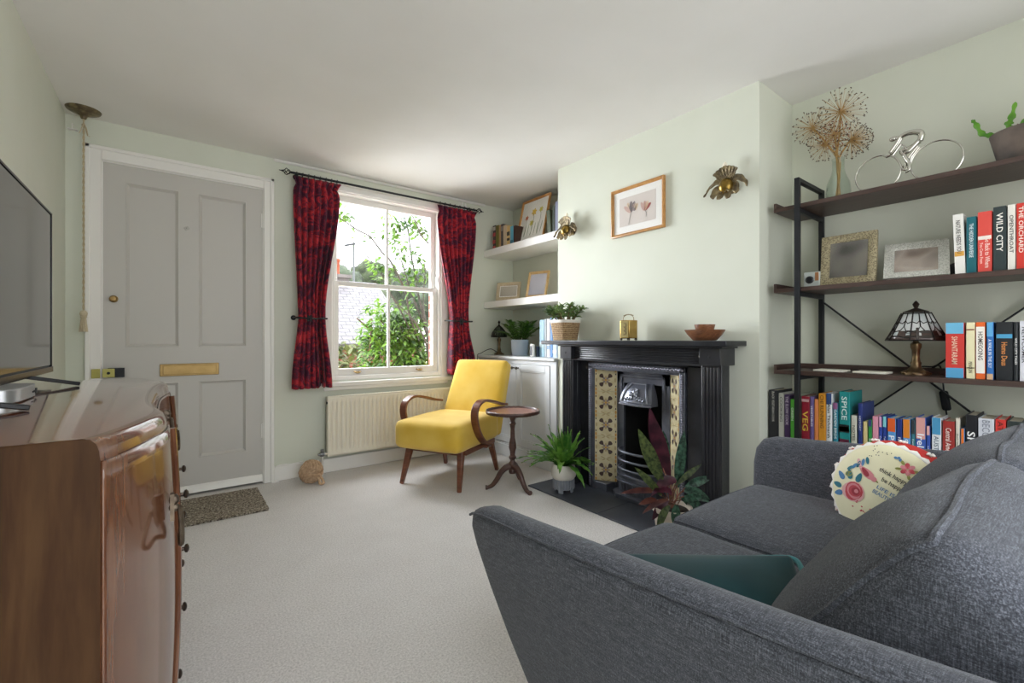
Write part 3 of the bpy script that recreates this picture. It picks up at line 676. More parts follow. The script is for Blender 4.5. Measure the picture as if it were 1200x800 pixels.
# ================================================================== ARMCHAIR
ac = thing('armchair', 'mustard yellow armchair with bentwood arms in front of the radiator', 'armchair', (1.632, 2.879, 0), math.radians(-61.2))
def up_post(q): return q
m = MB(); m.at(T(0, -.035, .352)); m.puff((.262, .305, .095), .045, (.004, .012, .016), 16)
obj('seat', m, YELLOW, ac, ang=180)
m = MB(); tl = math.radians(25.5)
def taper(q): k = 1 - .09 * (q.z + .29) / .58; return V((q.x * k, q.y, q.z))
m.at(T(0, .215, .315) @ RX(-tl) @ T(0, .055, .285)); m.puff((.258, .058, .30), .035, (.0, .012, .004), 16, post=taper)
obj('backrest', m, YELLOW, ac, ang=180)
for sg in (-1, 1):
    m = MB(); x = sg * .292
    p = smoothpath([(x, .02, .262), (x, -.07, .30), (x, -.145, .38), (x, -.185, .47), (x, -.175, .535), (x, -.12, .572), (x, -.04, .578), (x, .08, .555), (x, .20, .525), (x, .31, .505)], 6)
    k = len(p); vs = []; fs = []
    for i in range(k):
        t = (p[min(i + 1, k - 1)] - p[max(i - 1, 0)]).normalized(); nn = V((0, -t.z, t.y)); w = .026 if i < k * .6 else .026 - .006 * (i - k * .6) / (k * .4)
        for a, b in ((-w, -.009), (w, -.009), (w, .009), (-w, .009)): vs.append(p[i] + V((a, 0, 0)) + nn * b)
    for i in range(k - 1):
        for j in range(4): fs.append((i * 4 + j, i * 4 + (j + 1) % 4, i * 4 + 4 + (j + 1) % 4, i * 4 + 4 + j))
    fs += [(3, 2, 1, 0), tuple(4 * k - 4 + j for j in range(4))]
    m.add(vs, fs); obj('arm', m, WALNUT, ac, bevel=.003)
for sx, y0, yt in ((-1, -.283, -.215), (1, -.283, -.215), (-1, .283, .205), (1, .283, .205)):
    m = MB(); m.bar((sx * .205, yt, .262), (sx * .231, y0, 0), .046, .042, (0, 1, 0), .026, .026); obj('leg', m, WALNUT, ac, bevel=.006)
m = MB(); m.box(-.23, .23, -.235, -.20, .225, .262); obj('front_rail', m, WALNUT, ac, bevel=.004)
m = MB(); m.box(-.23, .23, .19, .22, .225, .262); obj('rear_rail', m, WALNUT, ac, bevel=.004)
for s_ in (-1, 1):
    m = MB(); m.box(s_ * .30 - .012, s_ * .30 + .012, -.03, .10, .235, .275) if 0 else m.box(s_ * .235 - .014, s_ * .235 + .014, -.22, .21, .228, .264); m.box(min(s_ * .235, s_ * .30), max(s_ * .235, s_ * .30), -.02, .05, .24, .262); obj('side_rail', m, WALNUT, ac, bevel=.004)
# ================================================================== TRIPOD TABLE
tt = thing('tripod_table', 'small dark tripod side table with octagonal tray top beside the armchair', 'side table', (1.832, 2.407, 0))
m = MB(); n = 64; top = []
def rad(a):
    k = (a % (PI / 4)) / (PI / 4) - .5; return .178 * (1 + .045 * abs(k) * 2 - .02 * math.cos(8 * PI * k))
for r_, z in ((.0, .500), (.55, .500), (.93, .503), (.985, .509), (1.0, .517), (.995, .526), (.975, .5285), (.955, .526), (.945, .518), (.90, .5155), (0, .5155)):
    top.append((r_, z))
m.grid(n, len(top), lambda u, v: (lambda q: (rad(2 * PI * u + .2) * q[0] * math.cos(2 * PI * u), rad(2 * PI * u + .2) * q[0] * math.sin(2 * PI * u), q[1]))(top[round(v * (len(top) - 1))]), True)
ttop = obj('tabletop', m, DARKW, tt, ang=50)
m = MB(); m.grid(n, 2, lambda u, v: (rad(2 * PI * u + .2) * .9 * v * math.cos(2 * PI * u), rad(2 * PI * u + .2) * .9 * v * math.sin(2 * PI * u), .5165), True); o = obj('leather_inset', m, pm('8a5d52', .35, 0, '9c6f62', 14, coat=.3), ttop); o['label'] = 'reddish brown inset of the top'
m = MB(); m.lathe([(.022, .10), (.026, .115), (.02, .13), (.028, .15), (.03, .165), (.018, .18), (.016, .19), (.024, .20), (.026, .21), (.017, .222), (.019, .25), (.026, .275), (.024, .30), (.016, .34), (.014, .40), (.018, .425), (.024, .435), (.018, .445), (.015, .455), (.022, .475), (.034, .488), (.05, .50)], n=24); obj('column', m, DARKW, tt)
for p in ((1.691, 2.483), (1.837, 2.247), (1.97, 2.49)):
    d = V((p[0] - 1.832, p[1] - 2.407, 0)); L = .163; d.normalize(); m = MB()
    pts = smoothpath([d * .012 + V((0, 0, .150)), d * .045 + V((0, 0, .140)), d * .08 + V((0, 0, .108)), d * .105 + V((0, 0, .066)), d * .135 + V((0, 0, .028)), d * L + V((0, 0, .014)), d * (L + .02) + V((0, 0, .0125))], 5)
    k = len(pts); m.tube(pts, [.024 - .011 * min(1, i / k * 1.25) + (.003 if i > k * .85 else 0) for i in range(k)], 10, flat=1.0); obj('leg', m, DARKW, tt)
# ================================================================== FIREPLACE
m = MB(); m.box(1.935, 2.36, 1.12, 1.742, .001, .010); m.box(1.935, 2.36, 1.746, 2.37, .001, .010); solo('hearth', m, SLATE, 'dark slate hearth slab on the floor in front of the fireplace', 'hearth', bevel=.002)
mp = thing('mantelpiece', 'black painted wooden mantelpiece with fluted pilasters on the chimney breast', 'mantelpiece', (2.2, 1.745, 0)); O = (2.2, 1.745, 0)
BLK = pm('26272b', .22, .1, '303137', 9, .08, 60)
m = MB(O); m.box(2.105, XB, 1.085, 2.43, .967, .995); obj('mantel_shelf', m, BLK, mp, bevel=.004)
m = MB(O); m.box(2.155, XB, 1.13, 2.31, .957, .967); m.box(2.20, XB, 1.256, 2.19, .875, .957)
for k in range(6): z = .880 + k * .0135; m.tube([(2.20, 1.256, z), (2.20, 2.19, z)], .0055, 8)
m.box(2.19, XB, 1.256, 2.19, .86, .876); obj('frieze', m, BLK, mp, bevel=.002)
for y0, y1, a, b in ((1.148, 1.256, 1.13, 1.27), (2.19, 2.293, 2.175, 2.31)):
    m = MB(O); yr = (y0 + .025, y1) if y0 < 2 else (y0, y1 - .02); m.box(2.185, 2.23, y0, y1, .011, .87); m.box(2.23, XB, *yr, .011, .87); m.box(2.165, 2.23, y0 - .004, y1 + .004, .011, .11)
    w = (y1 - y0 - .016) / 5
    for k in range(5): y = y0 + .008 + w * (k + .5); m.tube([(2.185, y, .115), (2.185, y, .86)], w * .36, 10)
    p = obj('pilaster', m, BLK, mp, bevel=.003)
    m = MB(O); m.box(2.165, XB, y0 - .003, y1 + .003, .868, .957); m.at(T(2.165, (y0 + y1) / 2, .913) @ RY(-PI / 2)); m.lathe([(.008, 0), (.006, .004), (0, .005)], n=10); obj('corner_block', m, BLK, p, bevel=.003)
for y0, y1 in ((1.256, 1.385), (2.105, 2.19)):
    m = MB(O); m.box(2.262 if y0 > 1.2 and y1 < 2.2 else 2.29, XB, y0, y1, .011, .87); obj('slip_panel', m, BLK, mp, bevel=.002)
m = MB(O); m.box(2.262, XB, 1.256, 2.19, .848, .87); obj('slip_panel', m, BLK, mp)
fi = thing('fireplace_insert', 'cast iron fireplace insert with floral tile cheeks and a decorated hood', 'fireplace', (2.3, 1.745, .011)); O = (2.3, 1.745, .011)
yc, iy0, iy1 = 1.745, 1.386, 2.104
m = MB(O)
m.box(2.245, 2.30, iy0, iy0 + .034, .011, .847); m.box(2.245, 2.30, iy1 - .034, iy1, .011, .847); m.box(2.245, 2.30, iy0, iy1, .812, .847)
for y in (iy0 + .034, iy1 - .040): m.box(2.252, 2.30, y, y + .006, .03, .815)
obj('outer_frame', m, CAST, fi, bevel=.004)
m = MB(O); k = 0
for i in range(56):
    y = iy0 + .012 + (iy1 - iy0 - .024) * i / 55; m.ball((2.243, y, .829 + .004 * (i % 2)), (.005, .0062, .0085), 6, 4)
for y in (iy0 + .017, iy1 - .017):
    for i in range(58): m.ball((2.243, y, .03 + i * .0135), (.005, .0085, .0055), 6, 4)
obj('beaded_moulding', m, pm('8f8e9b', .3, .6), fi)  # beads paler than the frame: window reflection put into their colour
TILEC = pm('d3c8a6', .22, 0, 'c6b88f', 30, coat=.5); DKB = pm('3f2a24', .3, coat=.4); OCH = pm('b9853c', .3, coat=.4); GRY = pm('7d6f70', .3, coat=.4); SAND = pm('a89268', .3, coat=.4)
def tilepanel(ya, xa, yb, xb):
    A, B = V((xa, ya, 0)), V((xb, yb, 0)); e = (B - A); W = e.length; e.normalize(); nrm = V((0, 0, 1)).cross(e)
    if nrm.x > 0: nrm = -nrm
    p = MB(O); p.prism([(0, .03), (W, .03), (W, .812), (0, .812)], lambda u, v, d: A + e * u + V((0, 0, v)) + nrm * d, -.012, 0); pn = obj('tile_panel', p, CAST, fi)
    H = .148
    for k in range(5):
        z0 = .062 + k * (H + .001); t = MB(O); t.prism([(.004, z0), (W - .004, z0), (W - .004, z0 + H), (.004, z0 + H)], lambda u, v, d: A + e * u + V((0, 0, v)) + nrm * d, 0, .005)
        cu, cv = W / 2, z0 + H / 2
        def blob(uc, vc, a, L, w, mi, kind=0):
            t.mi = mi; n = 10; pts = []
            for i in range(n):
                g = 2 * PI * i / n; x = math.cos(g) * L / 2; y = math.sin(g) * w / 2 * ((1 + .7 * math.cos(g)) if kind else 1)
                pts.append((uc + x * math.cos(a) - y * math.sin(a), vc + x * math.sin(a) + y * math.cos(a)))
            t.add([A + e * u + V((0, 0, v)) + nrm * .0056 for u, v in pts], [tuple(range(n))]); t.mi = 0
        for q in range(4):
            a = PI / 4 + q * PI / 2; blob(cu + .037 * math.cos(a), cv + .037 * math.sin(a), a, .034, .026, 1, 1)
            blob(cu + .016 * math.cos(a), cv + .016 * math.sin(a), a, .018, .014, 3)
            a2 = q * PI / 2; blob(cu + .019 * math.cos(a2), cv + .019 * math.sin(a2), a2, .02, .012, 4)
        blob(cu, cv, 0, .016, .016, 2)
        for sx in (-1, 1):
            blob(cu + sx * (W / 2 - .015), cv, PI / 2, .03, .011, 4); blob(cu + sx * .02, z0 + .007, .4 * sx, .03, .007, 4); blob(cu + sx * (W / 2 - .012), z0 + .012, PI / 2, .022, .012, 2); blob(cu + sx * (W / 2 - .012), z0 + H - .012, PI / 2, .022, .012, 2)
            blob(cu + sx * .014, z0 + H - .007, -.4 * sx, .026, .007, 4); blob(cu + sx * (W / 2 - .012), cv + .04, PI / 2, .012, .008, 1); blob(cu + sx * (W / 2 - .012), cv - .04, PI / 2, .012, .008, 1)
        obj('tile', t, [TILEC, DKB, OCH, GRY, SAND], pn)
tilepanel(2.064, 2.262, 1.935, 2.345); tilepanel(1.426, 2.262, 1.55, 2.36)
m = MB(O)   # arch plate around the fire opening
xp = 2.345
m.box(xp, xp + .02, 1.545, 1.60, .011, .80); m.box(xp, xp + .02, 1.885, 1.94, .011, .80); m.box(xp, xp + .02, 1.545, 1.94, .72, .812)
m.box(xp - .008, xp, 1.575, 1.592, .58, .775); m.box(xp - .008, xp, 1.895, 1.912, .58, .775); m.box(xp - .008, xp, 1.575, 1.912, .758, .775); m.box(2.262, 2.36, 1.42, 2.07, .80, .815); m.box(2.25, 2.36, 1.42, 1.53, .011, .035); m.box(2.25, 2.36, 1.95, 2.07, .011, .06)
obj('arch_plate', m, CAST, fi, bevel=.003)
m = MB(O); m.box(2.36, 2.64, 1.56, 1.58, .011, .82); m.box(2.36, 2.64, 1.91, 1.93, .011, .82); m.box(2.62, 2.64, 1.56, 1.93, .011, .82); m.box(2.36, 2.64, 1.56, 1.93, .78, .80); m.box(2.36, 2.62, 1.58, 1.91, .011, .03); obj('firebox', m, SOOT, fi)
m = MB(O)   # hood: curved trapezoid
def hood(u, v):
    z = .595 + .135 * v; hw = .118 - .03 * v * v; out = .075 * math.cos(v * PI / 2) ** .7 + .012
    y = yc + .0 + hw * (2 * u - 1); return (xp - out * (1 - .25 * (2 * u - 1) ** 2), y, z)
m.grid(17, 12, hood); m.grid(17, 2, lambda u, v: (lambda p: (p[0] + (xp - p[0]) * v, p[1], p[2]))(hood(u, 0))); m.grid(17, 2, lambda u, v: (lambda p: (p[0] + (xp - p[0]) * v, p[1], p[2]))(hood(u, 1)))
for uu in (0, 1): m.grid(2, 12, lambda u, v: (lambda p: (p[0] + (xp - p[0]) * u, p[1], p[2]))(hood(uu, v)))
hd = obj('hood', m, pm('767985', .3, .55), fi, ang=50)  # lighter iron grey, the window's reflection is part of this colour
m = MB(O)
def on(u, v, k=.004): p = hood(u, v); return V((p[0] - k, p[1], p[2]))
m.tube([on(i / 16, .02) for i in range(17)], .007, 6); m.tube([on(i / 16, .14) for i in range(17)], .0045, 6)
for a, b in ((.1, .2), (.9, .8)): m.tube([on(a + (b - a) * (i / 10) ** 1.5, .14 + .84 * i / 10) for i in range(11)], .006, 6)
m.tube([on(.2 + .6 * i / 10, .97) for i in range(11)], .005, 6)
for k in range(9):
    a = -PI * .1 + PI * 1.2 * k / 8; m.tube([on(.5, .52), on(.5 + .14 * math.cos(a), .52 + .26 * math.sin(a), .010)], [.009, .006], 6)
m.ball(on(.5, .55, .004), (.008, .02, .02), 10, 8)
for s_ in (-1, 1):
    for q in range(3):
        c = (.5 + s_ * (.1 + .085 * q), .33 - .03 * q); m.tube([on(c[0] + s_ * .05 * math.cos(i * .7) * (1 - i / 14), c[1] + .11 * math.sin(i * .7) * (1 - i / 14)) for i in range(11)], .0045, 5)
obj('relief', m, pm('8f929e', .28, .6), hd)
m = MB(O)   # grate bars
for k, z in enumerate((.30, .245, .19)):
    m.tube(smoothpath([(xp, 1.90, z), (xp - .05, 1.885, z - .002), (xp - .085, 1.83, z - .004), (xp - .095, 1.745, z - .005), (xp - .085, 1.66, z - .004), (xp - .05, 1.605, z - .002), (xp, 1.59, z)], 5), .0085, 8)
for z, d in ((.145, .105), (.105, .11)):
    m.prism([(xp, 1.91), (xp - d * .55, 1.895), (xp - d, 1.83), (xp - d, 1.66), (xp - d * .55, 1.595), (xp, 1.58)], lambda u, v, dd: (u, v, dd), z, z + .014)
m.prism([(xp, 1.90), (xp - .05, 1.885), (xp - .092, 1.82), (xp - .092, 1.67), (xp - .05, 1.605), (xp, 1.59)], lambda u, v, dd: (u, v, dd), .035, .145)
m.prism([(xp + .01, 1.925), (xp - .07, 1.915), (xp - .125, 1.85), (xp - .125, 1.64), (xp - .07, 1.575), (xp + .01, 1.565)], lambda u, v, dd: (u, v, dd), .011, .036)
for i in range(9): y = 1.66 + .17 * i / 8; m.tube([(xp - .093, y, .05), (xp - .093, y, .10)], .005, 6)
obj('grate', m, CAST, fi, bevel=.002)
# ================================================================== ALCOVE CABINET + SHELVES
cb = thing('alcove_cabinet', 'white painted alcove cupboard with two panelled doors behind the armchair', 'cupboard', (2.5, 3.0, 0)); O = (2.5, 3.0, 0)
CABW = pm('d3d6d9', .42)
m = MB(O); m.box(2.312, XR - .002, YB1 + .002, YW - .002, 0, .835); m.box(2.298, 2.312, YB1 + .002, 2.545, 0, .835); m.box(2.298, 2.312, 3.50, YW - .002, 0, .835); m.box(2.298, 2.312, 2.545, 3.50, .80, .835); obj('carcass', m, CABW, cb, bevel=.002)
m = MB(O); m.box(2.275, XR - .002, YB1 + .002, YW - .002, .835, .86); obj('cabinet_top', m, CABW, cb, bevel=.006)
m = MB(O); m.box(2.284, 2.312, YB1 + .002, YW - .002, 0, .10); m.box(2.29, 2.30, YB1 + .002, YW - .002, .10, .112); obj('plinth', m, CABW, cb, bevel=.003)
for y0, y1, ky in ((2.548, 2.962, 2.935), (2.966, 3.498, 2.993)):
    m = MB(O); z0, z1 = .118, .797; s_ = .052
    m.box(2.294, 2.312, y0, y0 + s_, z0, z1); m.box(2.294, 2.312, y1 - s_, y1, z0, z1); m.box(2.294, 2.312, y0 + s_, y1 - s_, z0, z0 + s_); m.box(2.294, 2.312, y0 + s_, y1 - s_, z1 - s_, z1); m.box(2.304, 2.311, y0 + s_, y1 - s_, z0 + s_, z1 - s_)
    a, b, c, d = y0 + s_, y1 - s_, z0 + s_, z1 - s_
    for q in ((a, a + .012, c, d), (b - .012, b, c, d), (a, b, c, c + .012), (a, b, d - .012, d)): m.box(2.297, 2.306, *q)
    o = obj('door', m, CABW, cb, bevel=.003)
    m = MB(O).at(T(2.294, ky, .765) @ RY(-PI / 2)); m.lathe([(.007, 0), (.005, .012), (.011, .018), (.013, .025), (.008, .031), (0, .032)], n=14); obj('knob', m, pm('4a4642', .35, .7), o)
for z0, z1, lb in ((1.776, 1.84, 'upper white floating shelf in the alcove holding books and the daffodil picture'), (1.296, 1.355, 'lower white floating shelf in the alcove holding two photo frames')):
    m = MB(); m.box(2.353 - 2.5, XR - 2.502, YB1 - 2.998, YW - 3.002, 0, z1 - z0); solo('floating_shelf', m, PLASTER_W, lb, 'shelf', 'alcove shelves', (2.5, 3, z0), bevel=.003)
# ================================================================== OPEN RACK
rk = thing('shelving_rack', 'tall open shelving rack of dark wood boards on a black metal frame', 'bookshelf', (2.52, .495, 0)); O = (2.52, .495, 0)
for y in (.875, .04):
    for x in (2.366, 2.668):
        m = MB(O); m.box(x - .011, x + .011, y - .011, y + .011, 0, 1.768); obj('post', m, BLACKM, rk, bevel=.002)
    m = MB(O); m.box(2.366, 2.668, y - .01, y + .01, 1.748, 1.768); obj('cross_rail', m, BLACKM, rk, bevel=.002)
    for z in (1.628, 1.231, .832, .452): m = MB(O); m.box(2.377, 2.657, y - .009, y + .009, z - .022, z - .001); obj('cross_rail', m, BLACKM, rk, bevel=.002)
for z in (1.628, 1.231, .832, .452):
    m = MB(O); ye = 1.022 if z < .5 else .985; m.box(2.378, 2.657, -.08, ye, z, z + .020); m.box(2.378, 2.657, .973, .985, z + .02, z + .045) if z > .5 else 0; m.box(2.645, 2.657, -.08, ye, z + .02, z + .045); obj('shelf', m, RACKW, rk, bevel=.0015)
for p, q in (((2.664, .863, 1.19), (2.664, .052, .435)), ((2.670, .052, 1.25), (2.670, .863, .49))):
    m = MB(O); m.bar(p, q, .006, .018, (1, 0, 0)); obj('brace', m, BLACKM, rk)
# ================================================================== SOFA
sf = thing('sofa', 'dark grey woven two seat sofa with flared arms in the foreground', 'sofa', (1.23, .4, 0)); O = (1.23, .4, 0)
def armx(z, t): return .578 + (.62 - z) * .30 * (1 if z < .62 else .2) + t
arm_out = [(-.10, .13), (.79, .13), (.835, .19), (.868, .30), (.893, .42), (.905, .52), (.902, .575), (.882, .607), (.84, .622), (.70, .632), (.45, .652), (.2, .675), (.0, .70), (-.08, .708), (-.11, .69)]
def dens(poly, st=.05):
    out = []
    for i in range(len(poly)):
        a, b = V(poly[i]), V(poly[(i + 1) % len(poly)]); k = max(1, int((b - a).length / st))
        out += [tuple(a + (b - a) * j / k) for j in range(k)]
    return out
AO = dens(arm_out, .06)
for sg in (0, 1):
    m = MB(O); fn = (lambda u, v, d: (armx(v, d), u, v)) if not sg else (lambda u, v, d: (2.46 - armx(v, d), u - .07, v))
    m.slab(AO, fn, .086, .036)
    if sg: m.f = [f[::-1] for f in m.f]
    o = obj('arm', m, SOFA, sf, ang=75)
    m = MB(O); pth = [(q.x, q.y) for q in smoothpath([(p[0], p[1], 0) for p in arm_out[7:13]], 4)]
    path = [((armx(z, -.034) if not sg else 2.46 - armx(z, -.034)), y - .07 * sg, z - .010) for i, (y, z) in enumerate(pth)]
    m.tube(path, .003, 6); obj('piping', m, SOFA, o)
m = MB(O); m.box(.70, 1.76, -.05, .77, .13, .33); obj('base', m, SOFA, sf, bevel=.02)
BK = dens([(.60, .13), (1.86, .13), (1.90, .45), (1.88, .68), (1.80, .735), (.66, .735), (.58, .68), (.56, .45)], .08)
m = MB(O); m.slab(BK, lambda u, v, d: (u, -.05 - (v - .13) * .12 - d, v), .12, .045); obj('back', m, SOFA, sf, ang=75)
for sx, x0, x1 in ((0, .648, 1.230), (1, 1.234, 1.815)):
    m = MB(O); c = V(((x0 + x1) / 2, .425, .385)); h = ((x1 - x0) / 2, .40, .068); m.at(T(*c))
    m.puff(h, .045, (.0, .012, .014), 18, .004, 3 + sx); o = obj('seat_cushion', m, SOFA, sf, ang=180)
    m = MB(O); m.at(T(*c)); m.tube(m.puffedge(h, .045, (.0, .012, .014), [((-1, -.9, 1), (-1, 1, 1)), ((-1, 1, 1), (1, 1, 1)), ((1, 1, 1), (1, -.9, 1))], .004, 3 + sx), .0032, 6); obj('piping', m, SOFA, o)
for sx, x0, x1 in ((0, .655, 1.225), (1, 1.235, 1.81)):
    m = MB(O); h = ((x1 - x0) / 2, .112, .20); B = T((x0 + x1) / 2, .150, .568) @ RX(.64); m.at(B)
    m.puff(h, .045, (.014, .05, .018), 20, .009, 11 + 5 * sx); o = obj('back_cushion', m, SOFA, sf, ang=180)
    for yy in (-1, 1):
        m = MB(O); m.at(B); q = [(-1, yy, -1), (1, yy, -1), (1, yy, 1), (-1, yy, 1)]
        m.tube(m.puffedge(h, .045, (.014, .05, .018), [(q[k], q[(k + 1) % 4]) for k in range(4)], .009, 11 + 5 * sx), .0052, 6, True); obj('piping', m, SOFA, o)
for x, y in ((.78, .05), (.78, .68), (1.68, .05), (1.68, .68)):
    m = MB(O); m.tube([(x, y, .13), (x, y, 0)], [.024, .015], 12); obj('leg', m, WALNUT, sf)
# teal cushion lying on the near seat
ct = thing('cushion', 'dark teal velvet cushion with light piping lying on the near sofa seat', 'cushion', (.82, .447, .497), rot=(math.radians(8), math.radians(-8), math.radians(-55)))
def corner(q): return q
m = MB(); 
def pil(q):
    u, v = q.x / .2, q.y / .16; k = 1 - .10 * (1 - u * u if abs(u) < 1 else 0) * abs(v) ** 2 ; return V((q.x * .93 * (1 - .06 * (1 - min(1, v * v))), q.y * (1 - .06 * (1 - min(1, u * u))), q.z * (1 - .0 * k)))
m.puff((.185, .15, .014), .013, (0, 0, .034), 18, .004, 4, post=pil); obj('cover', m, TEAL, ct, ang=180)
m = MB(); pts = []
for i in range(56):
    a = 2 * PI * i / 56; ca, sa = math.cos(a), math.sin(a); e = .16; q = pil(V((math.copysign(abs(ca) ** e, ca) * .2, math.copysign(abs(sa) ** e, sa) * .155, 0))); pts.append(q)
m.tube(pts, .0055, 8, True); o = obj('piping', m, m_velvet('pale_teal', '2f6d74', '4b8a90', .2), ct); o['label'] = 'paler teal piping'
# round floral cushion
nz = V((-.95, .25, .20)).normalized(); u0 = (V((.7965, -.6046, 0)) * .95 + V((0, 0, -.30))); ux = (u0 - nz * u0.dot(nz)).normalized(); uy = nz.cross(ux)
Mr = frame3(ux, uy, nz)
rc = thing('round_cushion', 'round cream and red floral cushion leaning on the far sofa arm', 'cushion', (1.648, .368, .553), rot=Mr.to_euler())
CR = pm('efeacb', .85, 0, 'e7e1bd', 8, .05, 300, sheen=.2); RED = pm('c9372f', .8, 0, 'b92b28', 9); WLACE = pm('f3f0ea', .9)
RC = .142
def dome(r): return .028 + .030 * max(0, 1 - (r / RC) ** 2) ** .6
m = MB(); m.lathe([(RC * t, dome(RC * t)) for t in (1, .97, .92, .85, .75, .62, .48, .32, .16)] + [(0, dome(0))], n=48, cap=False); fc = obj('front', m, CR, rc, ang=180)
m = MB(); m.lathe([(0, -.085), (.05, -.084), (.10, -.078), (.13, -.063), (.154, -.03), (.156, -.006), (.150, .018), (RC, .0285)], n=48, cap=False)
for k in range(14):
    a = 2 * PI * k / 14
    m.mi = 1
    for j in range(5):
        b = a + .03 * math.cos(j * 1.257); z = .0 + .012 * math.sin(j * 1.257); r = .1572
        m.ball((r * math.cos(b), r * math.sin(b), z), .0045, 6, 4)
    m.mi = 0
obj('red_border', m, [RED, WLACE], rc, ang=180)
m = MB(); m.grid(120, 3, lambda u, v: ((RC - .004 + .009 * v + (.0035 * math.cos(60 * PI * u) if v > .6 else 0)) * math.cos(2 * PI * u), (RC - .004 + .009 * v + (.0035 * math.cos(60 * PI * u) if v > .6 else 0)) * math.sin(2 * PI * u), .0315 - .006 * v), True); obj('lace_trim', m, WLACE, rc, solid=.0015)
m = MB(); cols = [pm('2a2a2c', .8), pm('4f7fae', .8), pm('d98a92', .8), pm('c24a55', .8), pm('2f7385', .8), pm('8d8f4a', .8), pm('e6b3b4', .8), pm('9d3140', .8)]
def blobc(x, y, a, L, w, mi, n=12, k=0, lift=.0012):
    x, y = x - .003, y + .023
    m.mi = mi; pts = []
    for i in range(n):
        g = 2 * PI * i / n; px_ = math.cos(g) * L / 2; py_ = math.sin(g) * w / 2 * (1 + k * math.cos(g)); pts.append((x + px_ * math.cos(a) - py_ * math.sin(a), y + px_ * math.sin(a) + py_ * math.cos(a)))
    vs = [(x, y, dome(math.hypot(x, y)) + lift)] + [(p, q, dome(math.hypot(p, q)) + lift) for p, q in pts]
    m.add(vs, [(0, 1 + i, 1 + (i + 1) % n) for i in range(n)])
rx, ry = -.058, -.058
for k, (L, w, c) in enumerate(((.068, .058, 6), (.056, .05, 3), (.047, .04, 2), (.036, .032, 3), (.024, .022, 7), (.012, .012, 2))): blobc(rx + .002 * k, ry + .0015 * k, .5 + k * .9, L, w, c, 14, .15, .0012 + k * .0004)
for a, q, c in ((2.2, .05, 4), (2.7, .056, 1), (3.3, .05, 4), (3.8, .046, 1), (1.6, .046, 4)): blobc(rx + q * math.cos(a), ry + q * math.sin(a), a, .03, .016, c, 10, -.3)
blobc(-.048, .012, -.25, .05, .022, 2, 14, .2); blobc(-.024, .006, -.1, .018, .014, 2); blobc(-.052, .012, -.5, .03, .013, 7, 10, .3, .0018); blobc(-.078, .026, 2.4, .03, .012, 6); blobc(-.014, .004, -.2, .008, .004, 5)
for i in range(5): blobc(-.095 + .008 * i, .0 + .011 * i, 1.0 + .3 * i, .022, .009, (4, 1)[i % 2])
blobc(-.09, -.018, .6, .022, .016, 5)
for i in range(6): a = i * 1.05; blobc(.030 + .010 * math.cos(a), .074 + .010 * math.sin(a), a, .016, .011, (3, 2)[i % 2])
for a in (2.6, 3.6, 5.3, .2): blobc(.030 + .021 * math.cos(a), .074 + .021 * math.sin(a), a, .014, .007, 5)
for i in range(3): blobc(-.008 + .006 * i, .088 + .003 * (i % 2), i, .009, .007, 1)
for i in range(14): rr2 = random.Random(i); blobc(-.05 + rr2.uniform(-.03, .03), .075 + rr2.uniform(-.02, .02), 0, .003, .003, 0, 6); blobc(-.01 + rr2.uniform(-.035, .035), -.085 + rr2.uniform(-.014, .014), 0, .006, .004, 3, 6)
def onface(x0, y0, txt, L, H, mi):
    x0, y0 = x0 - .008, y0 + .022
    m.mi = mi; lettering(m, txt, lambda u, v: (x0 + u, y0 + v, dome(math.hypot(x0 + u, y0 + v)) + .0014), L, H)
onface(.018, .040, 'think happy,', .075, .016, 0); onface(.026, .018, 'be happy', .056, .016, 0); onface(.020, -.006, 'LIFE IS', .046, .010, 1); onface(.024, -.022, 'BEAUTIFUL', .062, .011, 1)
obj('printed_motif', m, cols, fc)
# ================================================================== SIDEBOARD
sb = thing('sideboard', 'glossy bow fronted walnut sideboard carrying the television', 'sideboard', (-.26, 1.4, 0)); O = (-.26, 1.4, 0)
YS0, YS1 = .805, 1.985; ym = (YS0 + YS1) / 2
def front(y):
    t = abs(y - ym) / ((YS1 - YS0) / 2)
    if t > .52: k = (t - .52) / .48; return -.010 + .004 * math.sin(PI * min(1, k * 2)) - .066 * k ** 1.9 + (0)
    k = t / .52; return -.030 + .020 * k ** 3
def bulge(z): return .013 * (1 - ((z - .56) / .30) ** 2) if z > .2  else 0 
ys = [YS0 + (YS1 - YS0) * i / 60 for i in range(61)]
def shell(zs, ins_front=lambda z: 0, xo=0.0, inset=0):
    vs = []; fs = []; n = len(ys)
    return
m = MB(O); prof = [(.06, .02), (.10, 0), (.2, 0), (.3, 0), (.4, 0), (.5, 0), (.56, 0), (.62, 0), (.7, 0), (.78, 0), (.838, 0), (.852, .001), (.862, .004), (.868, .010), (.870, .018)]
xb = XL + .025; nn = len(ys)
def ringpt(y, z, ins):
    f = front(y) + (bulge(z) if z > .26 else bulge(.26)) * (1 - (abs(y - ym) / ((YS1 - YS0) / 2)) ** 3) - ins; return f
vs = []; fs = []
for z, ins in prof:
    for y in ys:
        yy = max(YS0 + ins * .25, min(YS1 - ins * .25, y)); vs.append((ringpt(y, z, ins), yy, z))
    vs.append((xb, YS1 - ins * .25, z)); vs.append((xb, YS0 + ins * .25, z))
k = nn + 2
sides = []
for j in range(len(prof) - 1):
    for i in range(k):
        f = (j * k + i, j * k + (i + 1) % k, (j + 1) * k + (i + 1) % k, (j + 1) * k + i)
        if i < nn - 1: fs.append((f, 0))
        else: fs.append((f, 1))
fs.append((tuple(range(k - 1, -1, -1)), 1)); fs.append((tuple((len(prof) - 1) * k + i for i in range(k)), 2))
for f, mi in fs: m.mi = mi; m.add([], []); m.f.append(f); m.m.append(mi)
m.v += [tuple(m.M @ V(v)) for v in vs]
